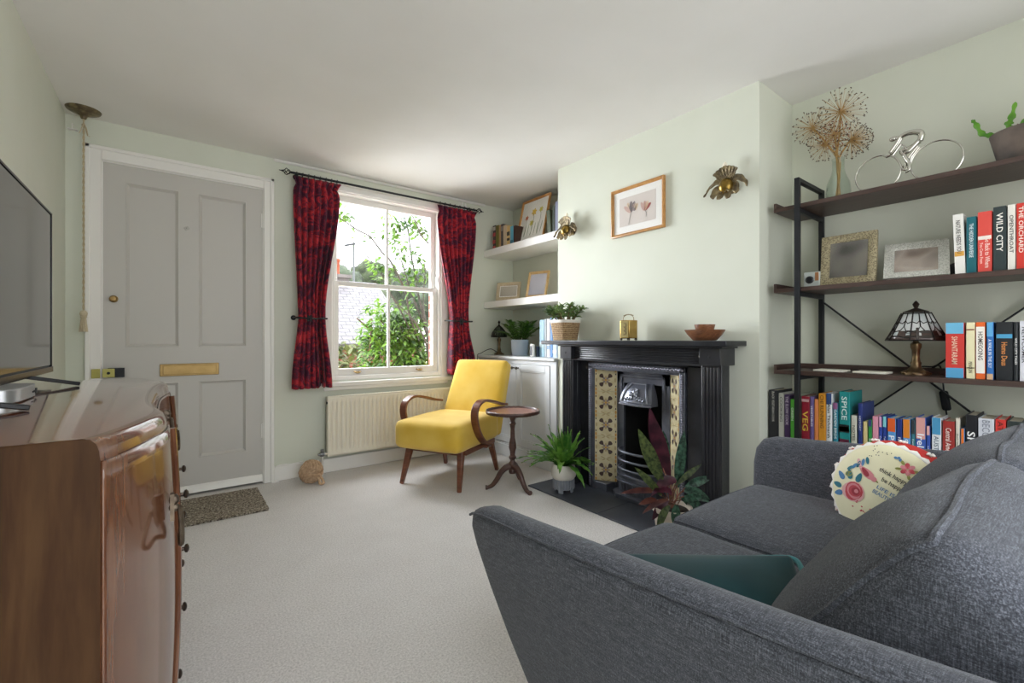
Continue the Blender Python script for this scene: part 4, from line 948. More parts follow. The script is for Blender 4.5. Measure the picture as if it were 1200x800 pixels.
obj('carcass', m, [VENEER, VENEER_S, VENEER_T], sb, ang=35)
m = MB(O); m.box(xb + .02, -.14, YS0 + .03, YS1 - .03, 0, .07); obj('plinth', m, VENEER_S, sb, bevel=.004)
def skin(name, y0, y1, z0, z1, parent, mat=VENEER, th=.006, ro=.0):
    m = MB(O); yv = [y0 + (y1 - y0) * i / 24 for i in range(25)]; zv = [z0 + (z1 - z0) * i / 14 for i in range(15)]
    m.grid(49, 29, lambda u, v: (ringpt(y0 + (y1 - y0) * u, z0 + (z1 - z0) * v, -.0022), y0 + (y1 - y0) * u, z0 + (z1 - z0) * v))
    return obj(name, m, mat, parent, solid=.003, ang=60)
def drop_handle(y, z, parent, s=1):
    m = MB(O); x = ringpt(y, z, -.01); m.box(x, x + .006, y - .010 * s, y + .010 * s, z - .012, z + .045 * s); m.ball((x + .006, y, z + .03 * s), (.008, .007, .010), 8, 6); m.ball((x + .006, y, z + .012 * s), (.008, .006, .008), 8, 6)
    a = [(x + .014, y - .004, z + .008 * s), (x + .016, y - .028 * s, z - .028 * s), (x + .016, y - .040 * s, z - .055 * s), (x + .015, y - .024 * s, z - .066 * s), (x + .014, y + .006, z - .056 * s), (x + .015, y + .030 * s, z - .064 * s), (x + .016, y + .036 * s, z - .05 * s), (x + .016, y + .02 * s, z - .02 * s), (x + .014, y + .004, z + .008 * s)]
    m.tube(smoothpath(a, 5), .0042, 8); obj('drop_handle', m, pm('3a3029', .35, .8, '6b5f50', 40), parent)
def stud(y, z, parent):
    m = MB(O); x = ringpt(y, z, -.01); m.at(T(x, y, z) @ RY(PI / 2)); m.lathe([(.010, 0), (.006, .004), (.004, .028), (.009, .030), (.010, .034), (.006, .037), (0, .038)], n=14); obj('knob', m, pm('4b4038', .35, .8), parent)
d1 = skin('door', YS0 + .0002, 1.078, .08, .838, sb); drop_handle(.975, .70, d1, .75)
d2 = skin('door', 1.712, YS1 - .0002, .08, .838, sb); drop_handle(1.80, .70, d2, .75)
for i, (z0, z1) in enumerate(((.08, .32), (.325, .455), (.46, .585), (.59, .705), (.71, .838))):
    dd = skin('drawer', 1.086, 1.704, z0, z1, sb)
    if i == 4: drop_handle(1.395, .80, dd, .6)
    else:
        for y in (1.27, 1.52): stud(y, (z0 + z1) / 2 + (.04 if i == 0 else 0), dd)
for y in (1.082, 1.708):
    m = MB(O); m.tube([(ringpt(y, .11 + .72 * i / 20, -.008), y, .11 + .72 * i / 20) for i in range(21)], .006, 8); obj('moulding', m, VENEER, sb)
# ================================================================== TV etc.
tv = thing('television', 'flat screen television standing on the sideboard against the left wall', 'television', (-.30, 1.52, .87)); O = (-.30, 1.52, .87)
SCR = pm('1b1d1f', .10, 0, coat=.6, spec=.8)
m = MB(O); m.box(-.335, -.302, 1.07, 1.972, .902, 1.392); obj('housing', m, pm('141517', .35), tv, bevel=.004)
m = MB(O); m.box(-.303, -.298, 1.08, 1.963, .922, 1.384); obj('screen', m, SCR, tv, bevel=.001)
m = MB(O); m.box(-.304, -.294, 1.07, 1.972, .901, .918); m.box(-.304, -.296, 1.965, 1.972, .901, 1.392); m.box(-.304, -.296, 1.07, 1.972, 1.386, 1.392); obj('bezel', m, pm('2b2c2e', .2, .8), tv, bevel=.001)
for y in (1.72, 1.16):
    m = MB(O); m.bar((-.315, y - .02, .905), (-.21, y + .03, .876), .022, .010); m.bar((-.315, y - .02, .905), (-.42, y + .03, .876), .022, .010); obj('foot', m, pm('1b1c1e', .3, .4), tv, bevel=.002)
mbx = thing('media_box', 'small silver rounded media box on the sideboard under the television', 'media box', (-.345, 1.405, .8705))
m = MB(); pts = []
for i in range(40):
    a = 2 * PI * i / 40; ca, sa = math.cos(a), math.sin(a); e = .35; pts.append((math.copysign(abs(ca) ** e, ca) * .0985, math.copysign(abs(sa) ** e, sa) * .0985))
m.prism(pts, lambda u, v, d: (u, v, d), .002, .030); obj('case', m, pm('b9bbbd', .35, .9), mbx, bevel=.002)
m = MB(); m.prism([(p[0] * .86, p[1] * .86) for p in pts], lambda u, v, d: (u, v, d), 0, .003); obj('foot_pad', m, BLACKM, mbx)
m = MB(); m.box(.0975, .0992, .06, .072, .008, .02); m.box(.0975, .0992, .03, .055, .012, .016); obj('ports', m, BLACKM, mbx)
# ================================================================== BOOKS
def book(label, y0, y1, x, zb, h, depth, cols, group, title=None, tcol='f2efe6', lean=0, bands=(), tpos=0, tlen=.72, th=.5, author=None):
    """spine at x facing -X, thickness y0..y1; bands: (from, to, colour) as fractions of the height from the top."""
    w = abs(y0 - y1) - .0012; yc_ = (y0 + y1) / 2
    b = thing('book', label, 'book', (x, yc_, zb), 0, group, rot=(lean, 0, 0))
    m = MB(); t = min(.003, w * .16); r = .004
    C_ = [(0 + r * .4, -w / 2), (depth, -w / 2), (depth, -w / 2 + t), (.006, -w / 2 + t), (.006, w / 2 - t), (depth, w / 2 - t), (depth, w / 2), (r * .4, w / 2), (-.0005, w / 2 - r * .5), (-.0015, 0), (-.0005, -w / 2 + r * .5)]
    m.prism(C_, lambda u, v, d: (u, v, d), 0, h)
    mats = [pm(cols, .42, spec=.4)]
    for i, (a, c, colr) in enumerate(bands):
        m.mi = i + 1; z0, z1 = h * (1 - c), h * (1 - a)
        m.add([(-.0022, -w / 2 + .0012, z0), (-.0022, w / 2 - .0012, z0), (-.0022, w / 2 - .0012, z1), (-.0022, -w / 2 + .0012, z1)], [(0, 1, 2, 3)]); mats.append(pm(colr, .42, spec=.4))
    obj('cover', m, mats, b, ang=30)
    m = MB(); m.box(.0065, depth - .004, -w / 2 + t, w / 2 - t, .003, h - .004); obj('pages', m, PAGES, b)
    if title:
        m = MB(); zc = h * (.5 + tpos); lettering(m, title, lambda u, v: (-.0026, -v + (w * .2 if author else 0) * (-1), zc - u), h * tlen, w * th * (.7 if author else 1))
        if author: lettering(m, author, lambda u, v: (-.0026, -v + w * .22, zc - u), h * tlen * .7, w * th * .45)
        obj('title', m, pm(tcol, .5), b)
    return b
G2, G3, G4 = 'books on the second rack shelf', 'books on the third rack shelf', 'books on the lowest rack shelf in view'
X = 2.415; ZB = 1.252
book('white paperback at the left end of the second rack shelf row', .345, .315, X, ZB, .232, .15, 'e6e4de', G2, 'NATURE NEEDS YOU', '3a3a3a', -.03, [(.62, .70, 'd8a24a')], .12, .55)
book('dark teal book beside the white paperback on the second rack shelf', .314, .286, X, ZB, .214, .15, '17616b', G2, 'THE HIDDEN UNIVERSE', 'e3eef0', 0, (), .08, .6)
book('coral red book with a white feather mark on the second rack shelf', .284, .246, X, ZB, .226, .16, 'd94f46', G2, 'Go Back to Where', 'f4d9d0', 0, [(.40, .46, 'ece2da')], -.18, .5, author='You Came From')
book('charcoal book with white lettering beside the coral red book', .244, .210, X, ZB, .236, .16, '2f3a3b', G2, 'WILD CITY', 'f2efe6', 0, (), .1, .6)
book('slim off white book between the charcoal book and the bright red one', .208, .188, X, ZB, .236, .15, 'e7e3da', G2, 'OPENTHROAT', '4c4744', 0, (), .05, .8)
book('bright red book at the photo edge on the second rack shelf', .187, .163, X, ZB, .236, .16, 'cf3a30', G2, 'THE ORCHARD', 'f4e7dc', 0, (), .1, .7)
ZB = .853
book('thick red book with blue sky bands beside the stained glass lamp', .372, .319, X, ZB, .213, .14, 'cc3f38', G3, 'SHANTARAM', 'e8c9b0', 0, [(0, .2, '6db3d6'), (.82, 1, '5aa3cf')], .0, .5, .4)
book('cream book with dark lettering right of the thick red and blue book', .315, .290, X, ZB, .213, .13, 'e6dfb6', G3, 'PENGUIN', '4a4636', 0, [(.12, .14, '7d2f2a'), (.8, .82, '6f6a4d')], -.3, .2)
book('orange book with a white panel on the third rack shelf', .289, .263, X, ZB, .213, .13, 'e0662c', G3, 'HOMEGOING', '3c2a22', 0, [(.08, .9, 'f0ebe2')], .08, .5)
book('blue paperback with a pale top on the third rack shelf', .261, .242, X, ZB, .212, .13, '2f6cb3', G3, 'A WALK IN THE SKY', 'e8f0f6', 0, [(0, .25, '62a9d8'), (.9, 1, 'd8b08a')], -.05, .5)
book('black book with orange lettering and a blue dot on the third rack shelf', .237, .194, X, ZB, .212, .14, '23262a', G3, 'Homo Deus', 'e0924e', 0, [(.21, .28, '4d9cc4')], -.05, .4, .35)
book('narrow black book beside the black book with orange lettering', .193, .181, X, ZB, .211, .13, '1c2124', G3, 'WILD CITY TALES', 'e8e8e4', 0, (), 0, .75)
book('pale grey book at the photo edge on the third rack shelf', .179, .157, X, ZB, .214, .14, 'd9d9e0', G3, 'NEWCOMER', '4c4c54', 0, (), .1, .6)
ZB = .473
L4 = [
 (1.018, .974, .748, '26262a', 'tall black book at the far left end of the lowest book row', 'BLACK VEGETARIAN COOK', 'bdbab2', (), .2),
 (.972, .947, .736, 'bfc0b8', 'light grey book beside the tall black book in the lowest row', 'COOKING', '4c4c48', (), .2),
 (.946, .920, .730, '46305a', 'dark purple book near the left end of the lowest row', 'THE SLOW COOK', 'd9cfe0', (), .2),
 (.919, .899, .711, '56b13c', 'bright green book just left of the rack post', 'GREEN', 'eaf3e4', (), .2),
 (.897, .873, .738, '8e9a86', 'grey green book behind the rack post in the lowest row', None, 'ffffff', (), 0),
 (.871, .836, .731, '8e2133', 'maroon cookbook with yellow lettering right of the rack post', 'VEG', 'e6c34a', [(.05, .1, 'c9a0a0')], .05),
 (.835, .818, .732, '6a5a8e', 'slim mauve book beside the maroon cookbook', 'VEGETABLES', 'ece6f2', (), .15),
 (.817, .801, .722, 'd9864e', 'slim peach orange book beside the mauve one', None, 'ffffff', (), 0),
 (.800, .770, .750, 'd8942c', 'tall amber orange book in the lowest row', 'CHI RUNNING', '6d4312', (), .2),
 (.769, .745, .755, 'e9eaec', 'white book with a dark blue top in the lowest row', 'Alan Titchmarsh', '31343a', [(0, .18, '39517e')], .05),
 (.742, .722, .714, '2c7f95', 'teal book with a pink top beside the white one', 'GARDEN BIRDS', 'e6f0f2', [(0, .12, '8e5a86')], .1),
 (.719, .678, .767, '1f8b8b', 'wide teal book with a black band and yellow mark', 'SPICE', 'dff0ee', [(.50, .62, '1c1c1e'), (.53, .6, 'e0b53a'), (.72, 1, '5a2238')], .25),
 (.674, .653, .665, 'd3d3c4', 'short cream book right of the wide teal book', 'NOTES', '55554a', (), .1),
 (.649, .633, .721, '2a3a7c', 'slim navy book standing above its neighbours', 'HISTORY', 'd9deee', (), .15),
 (.631, .615, .644, 'd7c48c', 'short tan book beside the slim navy book', None, 'ffffff', (), 0),
 (.613, .599, .654, '2f8e48', 'slim green travel guide in the lowest row', 'Japan', 'f2f6f0', [(0, .15, '3a3f7a')], .0),
 (.598, .577, .671, 'dd98ac', 'pale pink travel guide in the lowest row', None, 'ffffff', [(.8, 1, '7dbac8')], 0),
 (.576, .564, .674, '3048a0', 'slim blue guide with a pink top beside the pale pink guide', 'Canada', 'eef0f8', [(0, .22, 'e0a6c6')], .0),
 (.563, .549, .676, '27418f', 'slim blue guide with a turquoise top', 'Tuscany', 'eef0f8', [(0, .22, '86cdd4')], .0),
 (.547, .519, .671, '5d9bd8', 'light blue guide with an orange top left of the navy guide', 'Peru', 'f5f8fc', [(0, .28, 'd9602c')], -.05),
 (.517, .499, .671, '263a80', 'navy guide between two orange topped guides', 'France', 'f2f3f8', (), .0),
 (.497, .473, .674, '6aa5dc', 'light blue guide with an orange top right of the navy guide', 'Crete', 'f5f8fc', [(0, .38, 'dd8730')], -.05),
 (.471, .458, .674, '3f7f8c', 'slim guide with a dark top and teal spine', 'Cornwall', 'e6f2f2', [(0, .28, '3b3f42')], .0),
 (.457, .426, .687, '3f62b4', 'wide blue guide with a pale pink top', 'Ireland', 'f0f4fb', [(0, .4, 'd9a09a')], -.08),
 (.425, .413, .657, '3553a6', 'short narrow blue guide beside the wide blue one', 'Sydney', 'f0f4fb', [(0, .2, 'dca7a2')], .0),
 (.409, .381, .693, 'e4e7ea', 'white guide with a blue photo band at its top', 'AUSTRALIA', '5b6a78', [(0, .30, '4d93bd')], -.1),
 (.378, .343, .684, '9c3531', 'wide brick red guide near the cable', 'Central America', 'f0dfd6', (), .1),
 (.341, .329, .699, 'dcd6c6', 'slim cream book right of the brick red guide', 'Short Stories', '4c4a42', (), .1),
 (.327, .316, .662, '5c9bd6', 'small blue book with an orange top beside the black book', None, 'ffffff', [(0, .4, 'd9752e')], 0),
 (.314, .283, .716, '222327', 'tall black book with large white letters', 'SPAIN', 'f2f2f0', (), .0),
 (.281, .239, .708, 'cfd2da', 'wide silver grey book beside the tall black one', 'BECOMING', '8b8f9a', (), .2),
 (.237, .210, .710, 'd03c36', 'red book in the lowest row above the sofa back', 'ATLAS', '5e1a18', (), .3),
 (.208, .170, .708, '333b39', 'dark green grey book at the photo edge of the lowest row', None, 'ffffff', (), 0)]
for y0, y1, zt, c, lb, ti, tc, bands, tp in L4:
    book(lb, y0, y1, 2.40, ZB, zt - ZB, .17 if zt > .7 else .13, c, G4, ti, tc, 0, bands, tp, .55 if ti != 'SPAIN' else .85, .5 if ti not in ('SPAIN', 'Peru', 'Ireland', 'VEG') else .7)
GA, GB, GC = 'books at the left of the upper alcove shelf', 'books at the right of the upper alcove shelf', 'pale books on the alcove cabinet'
ZB = 1.841; xa = 2.395
for y0, y1, h, c, lb, bands in ((3.452, 3.406, .222, '3b2f33', 'red and black striped book at the window end of the upper alcove shelf', [(.05, .2, 'b9b2a8'), (.3, .45, 'b23a3f'), (.6, .75, 'b23a3f'), (.85, .95, 'c24a48')]),
    (3.404, 3.358, .216, '6f6a2c', 'olive green book on the upper alcove shelf', ()), (3.356, 3.326, .21, 'b99468', 'tan book on the upper alcove shelf', ()), (3.324, 3.289, .212, '4d4848', 'dark grey book standing tallest in the middle of the alcove row', [(.1, .3, '8b8580')]),
    (3.287, 3.233, .194, 'cbb99a', 'thick cream book on the upper alcove shelf', ()), (3.231, 3.185, .178, 'd9b878', 'straw yellow book with a dark mark on the upper alcove shelf', [(.3, .5, '3f3a30'), (.62, .75, '3f3a30')]), (3.183, 3.138, .165, '5aa0b8', 'sky blue book on the upper alcove shelf', [(.75, 1, '3f6f82')]), (3.136, 3.101, .16, '4a352c', 'dark brown book next to the daffodil picture', ())):
    book(lb, y0, y1, xa, ZB, h, .14, c, GA, None, 'ffffff', 0, bands)
for y0, y1, h, c, lb, le in ((2.705, 2.662, .205, '5b6450', 'grey green book leaning beside the daffodil picture', .10), (2.650, 2.622, .225, '3c4438', 'dark green book standing behind the leaning one', 0), (2.619, 2.570, .248, '8a8fa8', 'lilac grey book against the chimney breast', 0), (2.568, 2.535, .25, '5a5f78', 'slate blue book closest to the chimney breast on the alcove shelf', 0)):
    book(lb, y0, y1, xa + .02, ZB, h, .15, c, GB, None, 'ffffff', -le)
for y0, y1, h, c, lb, bands in ((2.800, 2.742, .302, '9fc7dd', 'pale blue book at the left of the cabinet row', [(.6, .75, 'c8dfe8')]), (2.740, 2.712, .306, 'a9b3ba', 'slim grey book on the alcove cabinet', ()), (2.710, 2.672, .308, 'e6dfe4', 'white book with faint pink spots on the alcove cabinet', [(.7, .8, '8aa6c4')]), (2.670, 2.642, .315, '4f86c2', 'strong blue book on the alcove cabinet', ()), (2.640, 2.592, .318, 'b9cbe6', 'light blue book half hidden behind the mantel shelf', [(.82, .9, 'f0f2f4')])):
    book(lb, y0, y1, 2.41, .861, h, .2, c, GC, None, 'ffffff', 0, bands)
# ================================================================== FRAMES AND PICTURES
def frame(name, label, W, H, d, fw, fm, loc, rot, back=None, art=None, easel=True, mat_w=0, pic=None, cat='picture'):
    """local: x across, z up, -y towards the viewer; base at z = 0."""
    t = thing(name, label, cat, loc, rot=rot); m = MB()
    a = W / 2
    prof = [(0, 0), (0, -d), (fw * .35, -d * 1.15), (fw, -d * .55), (fw, 0)]
    vs = []; fs = []
    for ins, y in prof: vs += [(-a + ins, y, ins), (a - ins, y, ins), (a - ins, y, H - ins), (-a + ins, y, H - ins)]
    for k in range(len(prof) - 1):
        for j in range(4): fs.append((k * 4 + j, k * 4 + (j + 1) % 4, (k + 1) * 4 + (j + 1) % 4, (k + 1) * 4 + j))
    m.add(vs, fs); m.box(-a + .002, a - .002, -.002, .004, .002, H - .002); obj('frame', m, fm, t, bevel=.001)
    yy = -d * .35
    if mat_w:
        m = MB(); m.box(-a + fw * .8, a - fw * .8, yy, -.001, fw * .8, H - fw * .8); obj('mount', m, pm('f2f1ee', .7), t)
    m = MB(); q = fw * .8 + mat_w; m.box(-a + q, a - q, yy - .0012, yy + .0002, q, H - q); pc = obj('print', m, pic or pm('e9e4da', .6), t)
    if art: art(pc, yy - .0018, W, H)
    m = MB(); m.box(-a + fw * .8, a - fw * .8, yy - .004, yy - .003, fw * .8, H - fw * .8)
    obj('glass', m, PANE, t)
    if easel: m = MB(); m.bar((0, .008, H * .72), (0, d + H * .22, (d + H * .22) * math.tan(abs(rot[0])) + .008), .003, W * .2, (1, 0, 0)); obj('easel_leg', m, pm('3a332c', .7), t)
    return t
def petal(m, x, z, a, L, w, y, mi, n=9):
    m.mi = mi; pts = []
    for i in range(n):
        g = 2 * PI * i / n; p = L / 2 + math.cos(g) * L / 2; q = math.sin(g) * w / 2
        pts.append((x + p * math.cos(a) - q * math.sin(a), y, z + p * math.sin(a) + q * math.cos(a)))
    m.add(pts, [tuple(range(n))])
def tulips(pc, y, W, H):
    m = MB(); mt = [pm('8c7f80', .7), pm('c7a79d', .7), pm('d9c2a6', .7), pm('a3544f', .7), pm('5f5a58', .7)]
    for x, z, s, cs in ((-.045, .150, 1.2, (0, 2, 0, 1)), (-.012, .155, .8, (2, 1, 2, 0)), (.055, .138, 1.05, (3, 1, 2, 1))):
        for i, (a, c) in enumerate(zip((1.15, 1.95, 1.55, 2.4), cs)): petal(m, x, z - .01, a - (.45 if x > .02 else 0), .06 * s, .022 * s, y - .0003 * i, c)
        for i in range(4): petal(m, x, z - .008, 1.2 + .25 * i - (.45 if x > .02 else 0), .055 * s, .0022, y - .0016, 4 if x < 0 else 3)
    m.mi = 4
    m.tube(smoothpath([(-.045, y - .001, .142), (-.052, y - .001, .11), (-.062, y - .001, .07)], 5), .0011, 4); m.tube(smoothpath([(.06, y - .001, .13), (.07, y - .001, .115), (.068, y - .001, .09)], 5), .0011, 4)
    obj('tulip_drawing', m, mt, pc)
frame('framed_print', 'oak framed tulip print hanging on the chimney breast between two sconces', .396, .306, .018, .019, OAK, (XB - .003, 1.749, 1.661), (0, 0, -PI / 2), None, tulips, False, .047, pm('d8cfc9', .7))
def daffs(pc, y, W, H):
    m = MB(); mt = [pm('d8b63c', .7), pm('cf6a35', .7), pm('7d8b6a', .7), pm('c9bf4a', .7)]
    for x, z, c, s in ((-.09, .23, 1, .8), (0, .27, 0, 1.2), (-.01, .17, 3, 1), (.09, .275, 3, .9)):
        for k in range(6): petal(m, x, z, k * PI / 3 + .3, .03 * s, .016 * s, y, c)
        m.mi = 2; m.tube(smoothpath([(x, y - .001, z - .012), (x + .012, y - .001, z - .08), (x - .005, y - .001, .055)], 4), .0014, 4)
    for k in range(7): x = -.13 + .042 * k; petal(m, x, .05, 1.45 + .05 * (k % 3), .12, .008, y - .0005, 2)
    obj('daffodil_drawing', m, mt, pc)
frame('picture_frame', 'wooden framed daffodil picture leaning on the upper alcove shelf', .37, .40, .016, .020, OAK, (2.450, 2.978, 1.844), (math.radians(-13), 0, -PI / 2), None, daffs, False, .0, pm('e4e3dd', .7))
PH1 = m_photo('faded_photo', [(.35, 'a9a293'), (.65, 'c5bfb1')], 5)
frame('photo_frame', 'pale wooden photo frame at the window end of the lower alcove shelf', .235, .165, .014, .03, m_wood('pale_frame', 'a99878', 'b9a98a', 'c9bb9e', (5, 5, 5), .6, 0), (2.42, 3.25, 1.358), (math.radians(-12), 0, math.radians(-62)), None, None, True, .012, PH1, 'photo frame')
PH2 = m_photo('mirror_photo', [(.35, '9d9ba8'), (.65, 'c4c3cc')], 4)
frame('photo_frame', 'golden pine photo frame leaning on the lower alcove shelf nearer the chimney breast', .205, .235, .014, .022, PINE, (2.46, 2.905, 1.359), (math.radians(-16), 0, math.radians(-72)), None, None, True, 0, PH2, 'photo frame')
PH3 = m_photo('portrait_photo', [(.3, '3b3a36'), (.5, '6b6862'), (.7, '8a8378')], 9)
frame('photo_frame', 'ornate gold photo frame with a dark photo on the second rack shelf', .212, .232, .018, .034, m_ornate('gilt_ornament', 'b5aa8a', '4f432f', 170, .35, .45), (2.47, .705, 1.2545), (math.radians(-6), 0, math.radians(-90)), None, None, True, 0, PH3, 'photo frame')
PH4 = m_photo('pale_photo', [(.3, '8a7d75'), (.5, 'b3a79c'), (.7, '8c8681')], 11)
frame('photo_frame', 'hammered silver photo frame leaning beside the white paperback', .205, .19, .014, .034, m_ornate('hammered_silver', 'dcdcd4', 'aaaba0', 190, .4, .4), (2.455, .468, 1.2545), (math.radians(-33), 0, math.radians(-80)), None, None, True, 0, PH4, 'photo frame')
# ================================================================== SCONCES
def sconce(label, y):
    t = thing('wall_sconce', label, 'wall light', (XB, y, 1.79), PI)
    m = MB(); m.at(RY(PI / 2)); m.lathe([(.035, 0), (.035, .008), (.02, .016), (.012, .03)], n=18); obj('wall_plate', m, BRONZE, t)
    m = MB(); m.ball((.066, .0, -.010), (.036, .038, .042), 18, 12); obj('bulb_body', m, pm('a3843f', .28, .9, '6d5a2c', 30), t)
    def pet(name, base, d, up, L, W, bend, fold=.25, wav=.0, bl=.3):
        m = MB(); m.leaf(base, d, up, L, W, bend, 10, fold, 1, wav, bl); return obj(name, m, BRONZE, t, solid=.005, sub=1, ang=180)
    pet('petal', (.05, .02, .02), (.25, 1, .42), (.8, 0, .6), .115, .052, 1.9, .35, .1); pet('petal', (.05, -.02, .02), (.25, -1, .42), (.8, 0, .6), .115, .052, 1.9, .35, .1)
    pet('petal', (.06, .03, -.0), (.3, .45, -.5), (1, 0, 0), .075, .042, .5, .3); pet('petal', (.06, -.03, -.0), (.3, -.45, -.5), (1, 0, 0), .075, .042, .5, .3)
    pet('petal', (.07, .012, -.03), (.25, .15, -.9), (1, 0, 0), .055, .04, -.6, .3, .1); pet('petal', (.07, -.014, -.03), (.25, -.2, -.9), (1, 0, 0), .05, .04, -.6, .3, .1)
    for k in range(7):
        a = (k - 3) * .2; pet('ruffle', (.055, .005 * (k - 3), .015), (.28, math.sin(a), math.cos(a)), (1, 0, 0), .082 - .003 * abs(k - 3), .022, .2, .6, .12, .42)
    m = MB()
    for k in range(6): m.ball((.088, -.022 + .009 * k, -.036 - .006 * (k % 2)), .005, 8, 6)
    obj('stamens', m, BRONZE, t)
    m = MB(); m.tube([(.035, -.022, .0), (.035, -.022, .085)], .011, 12); m.lathe([(.011, 0), (.015, .012), (.012, .03), (.003, .045), (0, .046)], (.035, -.022, .085), 14); obj('candle_lamp', m, pm('f1ead8', .4), t)
sconce('bronze flower wall sconce at the alcove corner of the chimney breast', 2.322); sconce('bronze flower wall sconce on the chimney breast nearest the shelving rack', 1.157)
# ================================================================== MANTEL THINGS
t = thing('jade_plant', 'bushy jade plant in a square wicker pot on the left of the mantel', 'potted plant', (2.205, 2.285, .996))
m = MB(); a, b = .072, .088
def sq(r, z, n=32, e=.5): return [(math.copysign(abs(math.cos(2 * PI * i / n)) ** e, math.cos(2 * PI * i / n)) * r, math.copysign(abs(math.sin(2 * PI * i / n)) ** e, math.sin(2 * PI * i / n)) * r, z) for i in range(n)]
def loft(m, rings, cap0=True, cap1=True):
    n = len(rings[0]); vs = [p for r in rings for p in r]; fs = [(i * n + j, i * n + (j + 1) % n, (i + 1) * n + (j + 1) % n, (i + 1) * n + j) for i in range(len(rings) - 1) for j in range(n)]
    if cap0: fs.append(tuple(range(n - 1, -1, -1)))
    if cap1: fs.append(tuple((len(rings) - 1) * n + j for j in range(n)))
    m.add(vs, fs)
loft(m, [sq(.070, 0), sq(.074, .03), sq(.082, .09), sq(.087, .122)], True, False); loft(m, [sq(.087, .122), sq(.080, .122), sq(.074, .09)], False, True); obj('wicker_pot', m, WICKER, t, ang=60)
m = MB(); loft(m, [sq(.0865, .121), sq(.089, .126), sq(.089, .142), sq(.084, .142), sq(.078, .125)], False, True); obj('liner', m, pm('e4dfd6', .5), t)
rr = random.Random(21); m = MB(); lf = MB()
for k in range(13):
    a = k * 2.399; q = .055 * math.sqrt((k + .5) / 13); b = V((q * math.cos(a), q * math.sin(a), .12)); sp = .55 + .5 * q / .055
    tip = b + V((math.cos(a) * .07 * sp - .01, math.sin(a) * .095 * sp, .085 + rr.uniform(0, .05) - .02 * (q / .055)))
    pts = smoothpath([b, b * .5 + tip * .5 + V((0, 0, .012)), tip], 4); m.tube(pts, [.0055 - .0025 * i / 8 for i in range(len(pts))], 6)
    for j in range(26):
        p = pts[-1 - (j % 6)] ; d = V((rr.uniform(-1, 1), rr.uniform(-1, 1), rr.uniform(-.1, 1.1))); lf.leaf(p, d, (0, 0, 1), rr.uniform(.03, .048), .019, .3, 5, .2)
obj('stems', m, pm('6b5a3c', .8), t); obj('foliage', lf, m_leaf('jade_leaf', '3f5f2c', '7d9a4f', 30, .35), t, solid=.003)
t = thing('lantern_ornament', 'small gold faceted ornament with a wire handle on the mantel', 'ornament', (2.215, 1.745, .996), math.radians(12))
m = MB(); r8 = [(.058 * math.cos(PI / 6 + k * PI / 3), .058 * math.sin(PI / 6 + k * PI / 3)) for k in range(6)]
m.prism(r8, lambda u, v, d: (u, v, d), .012, .122); obj('body', m, pm('a98a4c', .25, .9, 'd2b676', 12), t, bevel=.003)
m = MB(); m.at(RZ(PI))
n_ = V((math.cos(PI / 3 * 0), 0, 0)); 
m.box(.0503, .0515, -.022, .022, .018, .116); o = obj('bright_panel', m, pm('e9d7a0', .2, .7), t); o['label'] = 'pale gold centre panel'
m = MB(); m.at(RZ(PI))
for z, w in ((.092, .011), (.068, .009), (.045, .010)): m.tube([(.0518, w * math.cos(g), z + w * math.sin(g)) for g in [-2.2 + i * .4 for i in range(11)]], .0028, 5)
obj('dark_scrolls', m, pm('4a3a20', .5), o)
m = MB()
for k in range(6): a = PI / 6 + k * PI / 3; m.ball((.05 * math.cos(a), .05 * math.sin(a), .007), .007, 8, 6)
obj('feet', m, pm('3a2f22', .4, .6), t)
m = MB(); m.tube(smoothpath([(0, -.035, .12), (0, -.03, .145), (0, 0, .158), (0, .03, .145), (0, .035, .12)], 6), .002, 6)
for i in range(9): q = -.03 + .0075 * i; m.ball((0, q, .152 + .006 * (1 - (q / .03) ** 2)), .0035, 6, 4)
obj('handle', m, pm('6b5a3a', .4, .7), t)
BOWL = m_wood('bowl_wood', '552f1e', '7d5037', 'a06f4a', (10, 2, 10), .35, .5, dist=2)
def bowl(label, loc, r, h):
    m = MB(); m.lathe([(0, 0), (r * .55, 0), (r * .62, .004), (r * .86, h * .55), (r * .97, h * .85), (r, h * .93), (r * 1.01, h), (r * .96, h), (r * .92, h * .86), (r * .8, h * .5), (r * .55, .009), (0, .009)], n=40); solo('wooden_bowl', m, BOWL, label, 'bowl', 'wooden bowls on the mantel', loc)
bowl('large shallow wooden bowl on the right of the mantel, under a smaller bowl', (2.212, 1.253, .996), .098, .056); bowl('small wooden bowl nested in the large bowl on the mantel', (2.212, 1.253, 1.0065), .0505, .073)
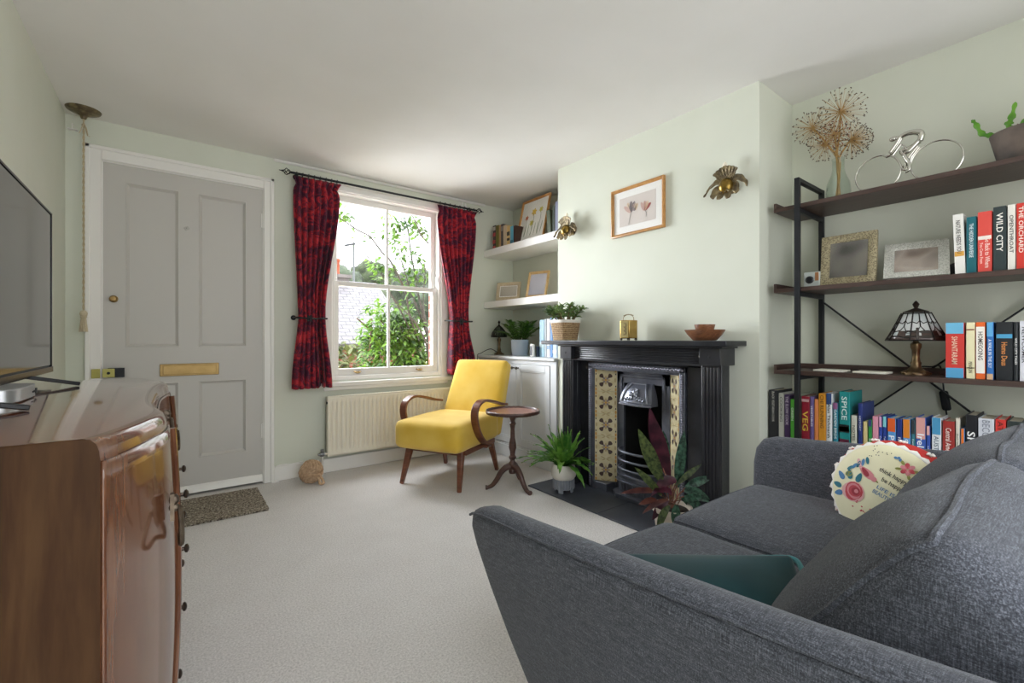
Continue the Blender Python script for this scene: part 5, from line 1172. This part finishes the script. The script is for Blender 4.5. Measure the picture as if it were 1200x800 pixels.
# ================================================================== CABINET THINGS
def glasslamp(label, loc, H, rb, rt, zs0, zs1, base_r, dome=False, seed=1, cols=('e8ebe9', 'd5dcdc', '5a4a44'), ns=8, cat='lamp', name='stained_glass_lamp'):
    t = thing(name, label, cat, loc); BR = pm('5a4a38', .35, .75, '8a7350', 30)
    m = MB(); m.lathe([(base_r, 0), (base_r, .004), (base_r * .92, .012), (base_r * .62, .02), (base_r * .42, .03), (base_r * .36, .04), (base_r * .40, .05), (base_r * .33, .056), (base_r * .27, .075), (base_r * .30, zs0 * .72), (base_r * .40, zs0 * .8), (base_r * .40, zs0 * .9), (base_r * .22, zs0 * .95), (base_r * .18, zs0 + .01)], n=24)
    for k in range(8): a = k * PI / 4; m.ball((base_r * .92 * math.cos(a), base_r * .92 * math.sin(a), .006), (.008, .008, .006), 6, 4)
    m.tube([(0, 0, zs0), (0, 0, zs1 + .01)], .005, 8); obj('base', m, BR, t)
    def sh(u, v):
        a = 2 * PI * u; k = u * ns; f = k - math.floor(k); ap = math.cos(PI / ns) / math.cos((f - .5) * 2 * PI / ns)
        r = rb + (rt - rb) * (v ** .9 if not dome else 1 - math.sqrt(max(0, 1 - v * v)) * 1.0 if 0 else v ** (1.9 if dome else 1)); r *= ap
        return (r * math.cos(a), r * math.sin(a), zs0 + (zs1 - zs0) * v)
    m = MB(); n = ns * 4; rows = 7; rr = random.Random(seed)
    vs = [sh(i / n, j / (rows - 1)) for j in range(rows) for i in range(n)]; m.add(vs, [])
    for j in range(rows - 1):
        for i in range(n):
            m.f.append((j * n + i, j * n + (i + 1) % n, (j + 1) * n + (i + 1) % n, (j + 1) * n + i)); seg = i // 4
            m.m.append(2 if j == 0 or (j == 1 and (seg + i) % 3) else (1 if (seg * 7 + j // 2) % 3 == 0 else 0))
    mt = []
    for c in cols:
        a = N('lamp_glass_' + c); p = a.bsdf(c, .25, coat=.3); tr = a.n('ShaderNodeBsdfTranslucent'); tr.inputs['Color'].default_value = lin(c); mx = a.n('ShaderNodeMixShader'); mx.inputs[0].default_value = .4
        a.l(p.outputs[0], mx.inputs[1]); a.l(tr.outputs[0], mx.inputs[2]); a.l(mx.outputs[0], a.out.inputs['Surface']); mt.append(a.m)
    so = obj('shade', m, mt, t, solid=.002, ang=30)
    m = MB(); LR = .0022 if rb > .08 else .0016
    def off(u, v): p = V(sh(u, v)); return p + V((p.x, p.y, 0)).normalized() * .0015
    for s_ in range(ns): m.tube([off(s_ / ns, j / 6) for j in range(7)], LR * 1.25, 5)
    for v in (0, .97): m.tube([off(i / n, v) for i in range(n)], LR * 1.3, 5, True)
    for s_ in range(ns):
        u0 = s_ / ns; du = 1 / ns
        m.tube([off(u0 + du * x, y) for x, y in ((0, .66), (.3, .6), (.5, .7), (.7, .6), (1, .66))], LR, 5); m.tube([off(u0 + du * x, y) for x, y in ((.5, .7), (.5, .97))], LR, 5); m.tube([off(u0 + du * x, y) for x, y in ((0, .3), (.35, .36), (.5, .5), (.7, .34), (1, .3))], LR, 5); m.tube([off(u0 + du * .5, y) for y in (.5, .7)], LR, 5); m.tube([off(u0 + du * x, .12 + .03 * math.sin(x * 6)) for x in (0, .25, .5, .75, 1)], LR, 5)
    obj('leading', m, pm('221d1a', .45, .5), so)
    if rb > .08:   # dragonfly wings low on the shade, on the two sides
        m = MB(); m.mi = 0
        for u0 in (.04, .29, .54, .79):
            for dv, du, L in ((.30, .09, 1), (.30, -.09, 1), (.13, .08, .9), (.13, -.08, .9)):
                pts = []
                for i in range(12):
                    g = 2 * PI * i / 12; pts.append(off(u0 + du * (.5 + .5 * math.cos(g)), dv + .055 * math.sin(g) * (1 + .3 * math.cos(g))) + V((0, 0, .0)))
                pts = [p + V((p.x, p.y, 0)).normalized() * .002 for p in pts]; m.add(pts, [tuple(range(12))])
            m.tube([off(u0, .42) + V((0, 0, .002)), off(u0, .02)], .005, 6)
        obj('dragonfly', m, pm('3a332e', .4, .3), so)
    m = MB(); z = zs1; m.lathe([(rt * .9, 0), (rt * .95, .004), (rt * .45, .014), (.006, .02), (.009, .028), (.012, .036), (.006, .046), (0, .052)], (0, 0, z), 16); obj('finial', m, pm('3a3028', .4, .7), t)
    return t
lt = glasslamp('stained glass dragonfly lamp with a bronze base on the third rack shelf', (2.515, .478, .8525), .315, .101, .046, .145, .262, .047)
l2 = glasslamp('small dark green glass lamp at the window end of the alcove cabinet', (2.43, 3.40, .8605), .31, .072, .012, .165, .268, .045, True, 4, ('7d8a78', '566552', '3a4638'), 10)
m = MB(); m.tube(smoothpath([(0, 0, .012), (-.045, .045, .05), (-.06, .085, .05), (-.09, .105, .035), (-.135, .112, .012), (-.163, .112, .004), (-.168, .112, -.03), (-.168, .112, -.13)], 6), .003, 6); obj('flex', m, BLACKM, l2)
# rack lamp cord
m = MB(); m.tube(smoothpath([(.04, .02, .01), (.09, -.0, .03), (.115, -.03, .03), (.14, -.045, .036), (.170, -.052, .01), (.170, -.067, -.16), (.170, -.087, -.34)], 6), .0028, 6); fx = obj('flex', m, BLACKM, lt)
m = MB(); m.bar((.170, -.058, -.075), (.170, -.070, -.16), .03, .018, (1, 0, 0)); obj('inline_switch', m, BLACKM, fx, bevel=.008)
t = thing('potted_plant', 'leafy green plant in a pale blue grey pot on the alcove cabinet', 'potted plant', (2.44, 3.10, .8605))
m = MB(); m.lathe([(0, 0), (.062, 0), (.070, .008), (.075, .05), (.078, .14), (.073, .14), (.070, .12), (0, .12)], n=32); obj('pot', m, pm('a9b3c0', .5), t)
m = MB(); m.ball((0, 0, .118), (.069, .069, .01), 14, 6); obj('soil', m, SOIL, t)
rr = random.Random(31); st = MB(); lf = MB()
for k in range(26):
    a = k * 2.399; el = rr.uniform(.35, 1.3); L = rr.uniform(.13, .23); d = V((math.cos(a) * math.cos(el) * .75, math.sin(a) * math.cos(el) * 1.15, math.sin(el) * 1.0)); b = V((.03 * math.cos(a), .03 * math.sin(a), .12))
    pts = smoothpath([b, b + d * L * .55 + V((0, 0, .02)), b + d * L], 5); st.tube(pts, [.003] * len(pts), 5)
    for j, p in enumerate(pts[2:]):
        for s_ in (-1, 1):
            q = d.cross(V((0, 0, 1))).normalized() * s_ + d * .6 + V((0, 0, .3)); lf.leaf(p, q, (0, 0, 1), rr.uniform(.045, .068), .026, .5, 5, .2)
obj('stems', st, pm('4a5a2c', .7), t); obj('foliage', lf, m_leaf('zz_leaf', '2f5c26', '79a84a', 30, .3), t)
t = thing('digital_clock', 'small white rounded device with a dark face on the alcove cabinet', 'clock', (2.37, 2.845, .8605), math.radians(-4))
m = MB(); m.at(T(0, 0, .052)); m.puff((.012, .024, .052), .010, (0, 0, 0), 8); obj('case', m, WHITE, t, ang=180)
m = MB(); m.box(-.0135, -.0118, -.014, .016, .012, .09); obj('face', m, pm('55585f', .2, coat=.4), t, bevel=.0008)
m = MB(); m.box(-.03, .03, -.010, .010, 0, .085); solo('dark_box', m, pm('2b3850', .5), 'narrow navy box between the white device and the pale blue book', 'box', loc=(2.42, 2.815, .8605), bevel=.002)
# ================================================================== RACK THINGS
t = thing('glass_vase', 'clear glass bottle vase holding dried alliums on top of the rack', 'vase', (2.545, .765, 1.6485)); VG = m_pane('vase_glass', 'f6f9f7')
m = MB(); m.lathe([(0, .0), (.040, 0), (.049, .006), (.050, .06), (.046, .10), (.030, .14), (.024, .165), (.024, .21), (.028, .218), (.0255, .218), (.022, .21), (.022, .165), (.028, .138), (.043, .099), (.047, .06), (.046, .01), (0, .006)], n=30, cap=False); obj('glass_body', m, VG, t)
DRY = pm('c2a06a', .8, 0, 'a8834a', 30); SEED = pm('5f4a38', .85, 0, '3f3228', 40); RUST = pm('a5654a', .8, 0, '8d5038', 40)
for i, (c, r, lb, n, sm) in enumerate((((2.53, .868, 2.05), .088, 'dried allium head furthest left in the glass vase', 80, SEED), ((2.55, .757, 2.09), .105, 'tallest and widest dried allium head in the vase', 95, SEED), ((2.535, .779, 1.985), .062, 'dense rust coloured dried allium head in the middle of the vase', 85, RUST), ((2.55, .716, 1.94), .082, 'dried allium head leaning right with dark seed cases', 110, SEED), ((2.52, .808, 1.945), .085, 'lowest dried allium head drooping on the left of the vase', 70, SEED))):
    t = thing('dried_allium', lb, 'dried flower', (2.545, .765, 1.657), 0, 'dried alliums in the vase'); O = (2.545, .765, 1.657); rr = random.Random(40 + i)
    C_ = V(c); bx = .012 * math.cos(i * 1.26), .012 * math.sin(i * 1.26); m = MB(O); p = smoothpath([(2.545 - bx[0], .765 - bx[1], 1.66), (2.545 + bx[0] * .6, .765 + bx[1] * .6, 1.85), tuple(C_ * .55 + V((2.545, .765, 1.88)) * .45), c], 5); m.tube(p, .0035, 6); obj('stem', m, DRY, t)
    sp = MB(O); sd = MB(O)
    for k in range(n):
        zz = 1 - 2 * (k + .5) / n; a = k * 2.39996; q = math.sqrt(1 - zz * zz); d = V((q * math.cos(a), q * math.sin(a), zz)); L = r * rr.uniform(.82, 1.05)
        if i == 3: d = (d + V((0, -.5, -.15))).normalized()
        e = C_ + d * L; sp.tube([C_, e], [.0009, .0006], 3)
        for _ in range(3): sd.ball(tuple(e + V((rr.uniform(-1, 1), rr.uniform(-1, 1), rr.uniform(-1, 1))) * .003), .0022, 5, 3)
    sp.ball(c, .008, 8, 6); obj('spokes', sp, DRY, t); obj('seed_heads', sd, sm, t)['kind'] = 'stuff'
# cyclist figure
t = thing('cyclist_sculpture', 'silver wire cyclist sculpture standing on top of the rack', 'sculpture', (2.50, .50, 1.649)); CH = pm('cfcdc6', .18, 1.0)
def w3(y, z): return (2.50, y, z)
for name, yc_, zc, r in (('front_wheel', .604, 1.733, .080), ('rear_wheel', .412, 1.733, .080)):
    m = MB((2.50, .50, 1.649)); m.tube([(2.50, yc_ + r * math.cos(2 * PI * i / 48), zc + .003 + r * math.sin(2 * PI * i / 48)) for i in range(48)], .0032, 8, True); obj(name, m, CH, t)
m = MB((2.50, .50, 1.649))
m.tube(smoothpath([w3(.575, 1.808), w3(.55, 1.80), w3(.530, 1.765), w3(.52, 1.735), w3(.508, 1.728), w3(.496, 1.75), w3(.487, 1.778), w3(.463, 1.81)], 5), .004, 8); m.tube([w3(.553, 1.80), w3(.522, 1.842), w3(.495, 1.80)], .004, 8); m.tube([w3(.51, 1.735), w3(.51, 1.76), w3(.47, 1.815)], .0035, 8); m.tube([w3(.585, 1.815), w3(.572, 1.802), w3(.556, 1.806)], .005, 8)
obj('bicycle_frame', m, CH, t)
m = MB((2.50, .50, 1.649))
m.tube(smoothpath([w3(.462, 1.832), w3(.458, 1.862), w3(.476, 1.876), w3(.503, 1.880), w3(.528, 1.872)], 5), [x * .85 for x in (.010, .012, .013, .013, .014, .014, .015, .015, .015, .014, .014, .013, .013, .013, .012, .012, .012, .011, .011, .010, .009)], 10)   # back
for dx in (-.009, .009):
    m.tube(smoothpath([(2.5 + dx, .525, 1.870), (2.5 + dx, .538, 1.845), (2.5 + dx * 1.2, .560, 1.812)], 5), [.008, .008, .007, .007, .007, .006, .006, .006, .006, .005, .005], 8)
m.tube(smoothpath([(2.509, .463, 1.835), (2.509, .500, 1.818), (2.509, .526, 1.815), (2.509, .512, 1.785), (2.509, .508, 1.752), (2.509, .520, 1.744)], 4), [.009] * 6 + [.0075] * 6 + [.006] * 6 + [.005] * 3, 8)
m.tube(smoothpath([(2.491, .463, 1.835), (2.491, .495, 1.802), (2.491, .512, 1.79), (2.491, .498, 1.755), (2.491, .495, 1.722), (2.491, .508, 1.714)], 4), [.009] * 6 + [.0075] * 6 + [.006] * 6 + [.005] * 3, 8)
m.ball(w3(.550, 1.873), (.010, .014, .011), 12, 8); m.tube([w3(.526, 1.872), w3(.54, 1.872)], .007, 8)
obj('rider', m, CH, t, ang=180)
# pot on rack top
t = thing('cactus_pot', 'leaf cactus in a mottled brown stone pot at the right end of the rack top', 'potted plant', (2.50, .160, 1.6495))
m = MB(); m.lathe([(0, 0), (.074, 0), (.080, .01), (.100, .105), (.103, .118), (.098, .118), (.094, .10), (0, .10)], n=36); obj('pot', m, pm('62554b', .75, 0, '393330', 11, .3, 40), t)
m = MB(); m.ball((0, 0, .10), (.095, .095, .016), 18, 6); rr = random.Random(3)
for k in range(50): a = rr.uniform(0, 6.28); q = rr.uniform(.02, .095); p = V((q * math.cos(a), q * math.sin(a), .112)); m.tube([p, p + V((rr.uniform(-.03, .03), rr.uniform(-.03, .03), rr.uniform(0, .012)))], .002, 4)
obj('bark', m, pm('4d3a2d', .9, 0, '7a6048', 60), t)
m = MB(); mt = m_leaf('cactus_leaf', '4f8a2a', '7db83f', 16, .4)
def padleaf(pts, w):
    p = smoothpath(pts, 6); k = len(p); vs = []
    for i in range(k):
        tg = (p[min(i + 1, k - 1)] - p[max(i - 1, 0)]).normalized(); sd_ = tg.cross(V((1, 0, 0))).normalized(); ww = w * (.45 + .55 * math.sin(PI * min(1, i / (k - 1) + .05))) * (1 + .28 * (1 if i % 4 < 2 else -1)) * (.3 if i in (0, k - 1) else 1)
        vs += [p[i] + sd_ * ww, p[i] - sd_ * ww]
    m.add(vs, [(2 * i, 2 * i + 1, 2 * i + 3, 2 * i + 2) for i in range(k - 1)])
padleaf([(-.02, .06, .115), (-.02, .085, .125), (-.02, .118, .14), (-.02, .138, .19), (-.02, .148, .205)], .008); padleaf([(0, .03, .11), (0, .052, .15), (0, .045, .18), (0, .035, .235)], .010); padleaf([(-.01, .025, .11), (-.01, .0, .16), (-.01, -.04, .21), (-.01, -.085, .235), (-.01, -.12, .235)], .014); padleaf([(.02, .0, .11), (.02, -.015, .15), (.02, -.04, .18), (.02, -.07, .20)], .010)
obj('cactus_leaves', m, mt, t, solid=.003)
# small retro box
t = thing('retro_box', 'small pale blue grey box with a round dial beside the gold frame', 'ornament', (2.47, .845, 1.2525), math.radians(-90))
m = MB(); m.box(-.034, .034, -.02, .02, 0, .074); obj('body', m, pm('b9c0bd', .5), t, bevel=.004)
m = MB(); m.at(T(-.008, -.02, .036) @ RX(PI / 2)); m.lathe([(.018, 0), (.018, .004), (.013, .007), (.011, .004), (0, .004)], n=24); obj('dial', m, pm('3a3c3e', .3, .4), t)
m = MB(); m.box(.014, .030, -.0215, -.018, .03, .07); o = obj('tan_panel', m, pm('a5744a', .6), t, bevel=.002); o['label'] = 'tan side panel'
m = MB(); m.prism([(-.02, 0), (.02, 0), (.02, .05), (-.02, .065)], lambda u, v, d: (d, u, v), -.05, .05); solo('bookend', m, pm('1f1f20', .6), 'black bookend block between the silver frame and the white paperback', 'bookend', loc=(2.585, .374, 1.2525), bevel=.003)
for y, x, lb in ((.765, 2.455, 'white square coaster at the left of the third rack shelf, under the gold frame'), (.612, 2.455, 'white square coaster on the third rack shelf between the other coaster and the lamp')):
    m = MB(); m.box(-.05, .05, -.06, .06, 0, .009); solo('coaster', m, pm('e2e0d2', .6), lb, 'coaster', 'white coasters on the rack', (x, y, .8525), bevel=.003)
# ================================================================== HEARTH PLANTS
t = thing('fern_plant', 'strappy green fern in a round white pot at the left of the hearth', 'potted plant', (2.045, 2.135, .0105))
m = MB(); m.lathe([(.0, .075), (.055, .075), (.066, .082), (.080, .105), (.083, .13), (.078, .155), (.068, .178), (.064, .178), (.06, .165), (0, .165)], n=36); obj('pot', m, pm('dfdad2', .55), t)
m = MB()
m.lathe([(.060, .02), (.067, .03), (.068, .085), (.060, .085), (.058, .03)], n=36)
for k in range(24): a = k * PI / 12; m.tube([(.066 * math.cos(a), .066 * math.sin(a), .022), (.067 * math.cos(a), .067 * math.sin(a), .084)], .005, 6)
for k in range(4): a = k * PI / 2 + .5; m.bar((.055 * math.cos(a), .055 * math.sin(a), 0), (.058 * math.cos(a), .058 * math.sin(a), .05), .03, .014, (math.cos(a), math.sin(a), 0))
obj('ribbed_stand', m, pm('8e939c', .6, 0, '7c818a', 20), t)
m = MB(); m.ball((0, 0, .163), (.06, .06, .008), 14, 6); obj('soil', m, SOIL, t)
m = MB(); rr = random.Random(17)
for k in range(54):
    a = k * 2.399 + rr.uniform(-.2, .2); el = rr.uniform(.45, 1.25) if k > 8 else rr.uniform(1.15, 1.5); L = rr.uniform(.20, .32); dx = math.cos(a) * math.cos(el); d = (dx if dx < 0 else dx * .2, math.sin(a) * math.cos(el) * 1.15, math.sin(el)); q = .028; L = L if dx < .1 else L * .8
    m.leaf((q * math.cos(a), q * math.sin(a), .165), d, (0, 0, 1) if el < 1.2 else (math.cos(a), math.sin(a), .3), L, .037, rr.uniform(.5, 1.35), 12, .3, 1, .12)
for d, L in (((-.1, .1, 1), .27), ((-.2, -.1, 1), .24)): m.leaf((0, 0, .165), d, (1, 0, .2), L, .022, .1, 10, .3, 1, .1)
obj('fronds', m, m_leaf('fern_leaf', '2f6a22', '7fae4c', 14, .35), t)
t = thing('prayer_plant', 'tall purple and green patterned prayer plant in a pale pot before the fireplace', 'potted plant', (2.06, 1.345, .0105))
m = MB(); m.lathe([(0, 0), (.075, 0), (.080, .006), (.092, .105), (.098, .108), (.100, .132), (.094, .132), (.088, .115), (0, .115)], n=36); obj('pot', m, pm('c9bfb2', .7, 0, 'b9aa9a', 12), t)
m = MB(); m.ball((0, 0, .113), (.087, .087, .008), 16, 6); obj('soil', m, SOIL, t)
PURP = m_leaf('purple_leaf', '341823', '5a2a38', 14, .3); PATT = m_leaf('patterned_leaf', '27351e', '5b683a', 60, .4); DKGR = m_leaf('dark_leaf', '1b3026', '49705a', 60, .35); REDL = m_leaf('rust_leaf', '42201f', '6b3d31', 20, .4)
st = MB(); rr = random.Random(77)
# towards the viewer = (-.85, -.55); picture right = (.8, -.6)
def pl(mats_, tipr, tipz, L, W, dep=0, bend=.2, face=(-.85, -.5, .15), dirx=None):
    """leaf whose base is offset tipr along the room's right axis and tipz up."""
    rt_ = V((.7965, -.6046, 0)); vw = V((.6046, .7965, 0)); base = V((0, 0, .11)); p = base + rt_ * tipr[0] + vw * dep + V((0, 0, tipz)); d = rt_ * tipr[1] + V((0, 0, tipr[2])) + vw * (dep * 1.5)
    pts = smoothpath([base + rt_ * rr.uniform(-.02, .02), base + rt_ * tipr[0] * .5 + V((0, 0, tipz * .6)), p], 4); st.tube(pts, .0028, 5)
    m = MB(); m.leaf(p, d, face, L, W, bend, 10, .22, 1, .05); obj('leaf', m, mats_, t)
pl(PURP, (-.01, -.25, 1), .16, .36, .075, .02, .15); pl(PURP, (-.05, -.15, 1), .25, .27, .06, .05, .1)
pl(PATT, (-.06, -.42, 1), .15, .30, .070, -.02, .1); pl(PATT, (-.07, -.75, 1), .09, .20, .04, -.04, .3)
pl(DKGR, (.045, .15, 1), .10, .30, .055, .05, .1); pl(DKGR, (.0, -.05, 1), .20, .19, .05, .08, .1)
pl(DKGR, (.06, .8, .5), .12, .15, .045, -.02, .3); pl(DKGR, (.05, 1, .1), .11, .14, .05, -.03, .8); pl(DKGR, (.04, .6, -.1), .09, .13, .045, -.06, 1.2)
pl(REDL, (-.06, -1, .25), .10, .22, .032, -.02, .5); pl(REDL, (-.04, -.9, -.05), .07, .15, .03, -.05, .8); pl(PURP, (-.02, -.5, .7), .10, .14, .06, -.05, 2.2, (-.3, -.3, 1)); pl(PURP, (.01, -.7, .2), .16, .13, .06, -.03, 1.2, (-.5, -.4, .6))
pl(PATT, (-.04, -.55, -.35), .05, .14, .04, -.08, 1.5); pl(DKGR, (-.01, -.1, -.5), .06, .11, .045, -.09, 1.5); pl(DKGR, (.03, .45, .3), .07, .15, .04, -.05, 1.2); pl(PATT, (.02, .8, .8), .14, .16, .01 + .02, -.02, .2); pl(DKGR, (.06, .7, -.2), .05, .12, .045, .03, 1)
pl(PURP, (-.03, -.6, -.3), .06, .13, .045, -.03, 1); pl(REDL, (-.08, -.5, .1), .05, .10, .035, .0, .8)
obj('stems', st, pm('6b5a42', .8, 0, '8a4a40', 30), t)
# ================================================================== LIGHT AND CAMERA
w = bpy.data.worlds.new('sky'); SC.world = w; w.use_nodes = True; nt = w.node_tree; nt.nodes.clear()
o = nt.nodes.new('ShaderNodeOutputWorld'); b = nt.nodes.new('ShaderNodeBackground'); nt.links.new(b.outputs[0], o.inputs[0])
tc = nt.nodes.new('ShaderNodeTexCoord'); sx = nt.nodes.new('ShaderNodeSeparateXYZ'); cr = nt.nodes.new('ShaderNodeValToRGB'); nt.links.new(tc.outputs['Generated'], sx.inputs[0]); nt.links.new(sx.outputs[2], cr.inputs[0])
for p, v in ((.25, .34), (.45, .55), (.75, 1)):
    el = cr.color_ramp.elements.new(p); el.color = (v * .9, v * .95, v, 1)
cr.color_ramp.elements[0].color = (.34, .34, .34, 1); cr.color_ramp.elements[-1].color = (.9, .95, 1, 1)
nt.links.new(cr.outputs[0], b.inputs['Color']); b.inputs['Strength'].default_value = 5
def sun(e, d, col):
    l = bpy.data.lights.new('sun', 'SUN'); l.energy = e; l.angle = .01; l.color = col; s = bpy.data.objects.new('sun', l); COL.objects.link(s)
    s.rotation_euler = V(d).to_track_quat('-Z', 'Y').to_euler(); return s
sun(1.6, (-1, .25, -1.1), (1, .95, .86))
def portal(name, loc, d, sx, sy):
    l = bpy.data.lights.new(name, 'AREA'); l.shape = 'RECTANGLE'; l.size = sx; l.size_y = sy; l.cycles.is_portal = True
    s = bpy.data.objects.new(name, l); COL.objects.link(s); s.location = loc; s.rotation_euler = V(d).to_track_quat('-Z', 'Z').to_euler()
portal('window_portal', (1.43, YW + .14, 1.42), (0, -1, 0), .95, 1.5)
portal('rear_portal', ((ox0 + ox1) / 2, YB - .11, oz1 / 2), (0, 1, 0), ox1 - ox0, oz1)
def area(name, loc, d, sx, sy, e, col):
    l = bpy.data.lights.new(name, 'AREA'); l.shape = 'RECTANGLE'; l.size = sx; l.size_y = sy; l.energy = e; l.color = col
    s = bpy.data.objects.new(name, l); COL.objects.link(s); s.location = loc; s.rotation_euler = V(d).to_track_quat('-Z', 'Z').to_euler(); return s
area('rear_fill_lamp', ((ox0 + ox1) / 2, YB - .5, 1.2), (.1, 1, .05), 2.0, 1.8, 6, (.90, .95, 1.0))  # added fill lamp behind the rear opening, brightens the room
area('high_fill_lamp', (.75, 4.45, 2.95), (.9, -2.6, -2.0), 1.8, 1.0, 70, (.90, .95, 1.0))  # added unseen lamp above the window, stands in for brighter high sky
area('side_fill_lamp', (.15, 6.4, 1.7), (.42, -1, -.04), 2.0, 2.6, 330, (.90, .95, 1.0))  # added lamp outside to the left, unseen, lights the chimney breast
cam = bpy.data.cameras.new('camera'); cam.sensor_width = 36; cam.lens = 525 / 1200 * 36; cam.shift_y = -2 / 1200; cam.clip_start = .02; cam.clip_end = 300
co = bpy.data.objects.new('camera', cam); COL.objects.link(co); co.location = (0, 0, 1); co.rotation_euler = (PI / 2, 0, math.radians(-37.2)); SC.camera = co
SC.view_settings.view_transform = 'Standard'; SC.view_settings.look = 'None'; SC.view_settings.gamma = 1; SC.view_settings.use_curve_mapping = False; SC.view_settings.exposure = .96
SC.cycles.use_denoising = True; SC.cycles.max_bounces = 10; SC.cycles.diffuse_bounces = 6; SC.cycles.transparent_max_bounces = 16; SC.cycles.sample_clamp_indirect = 8
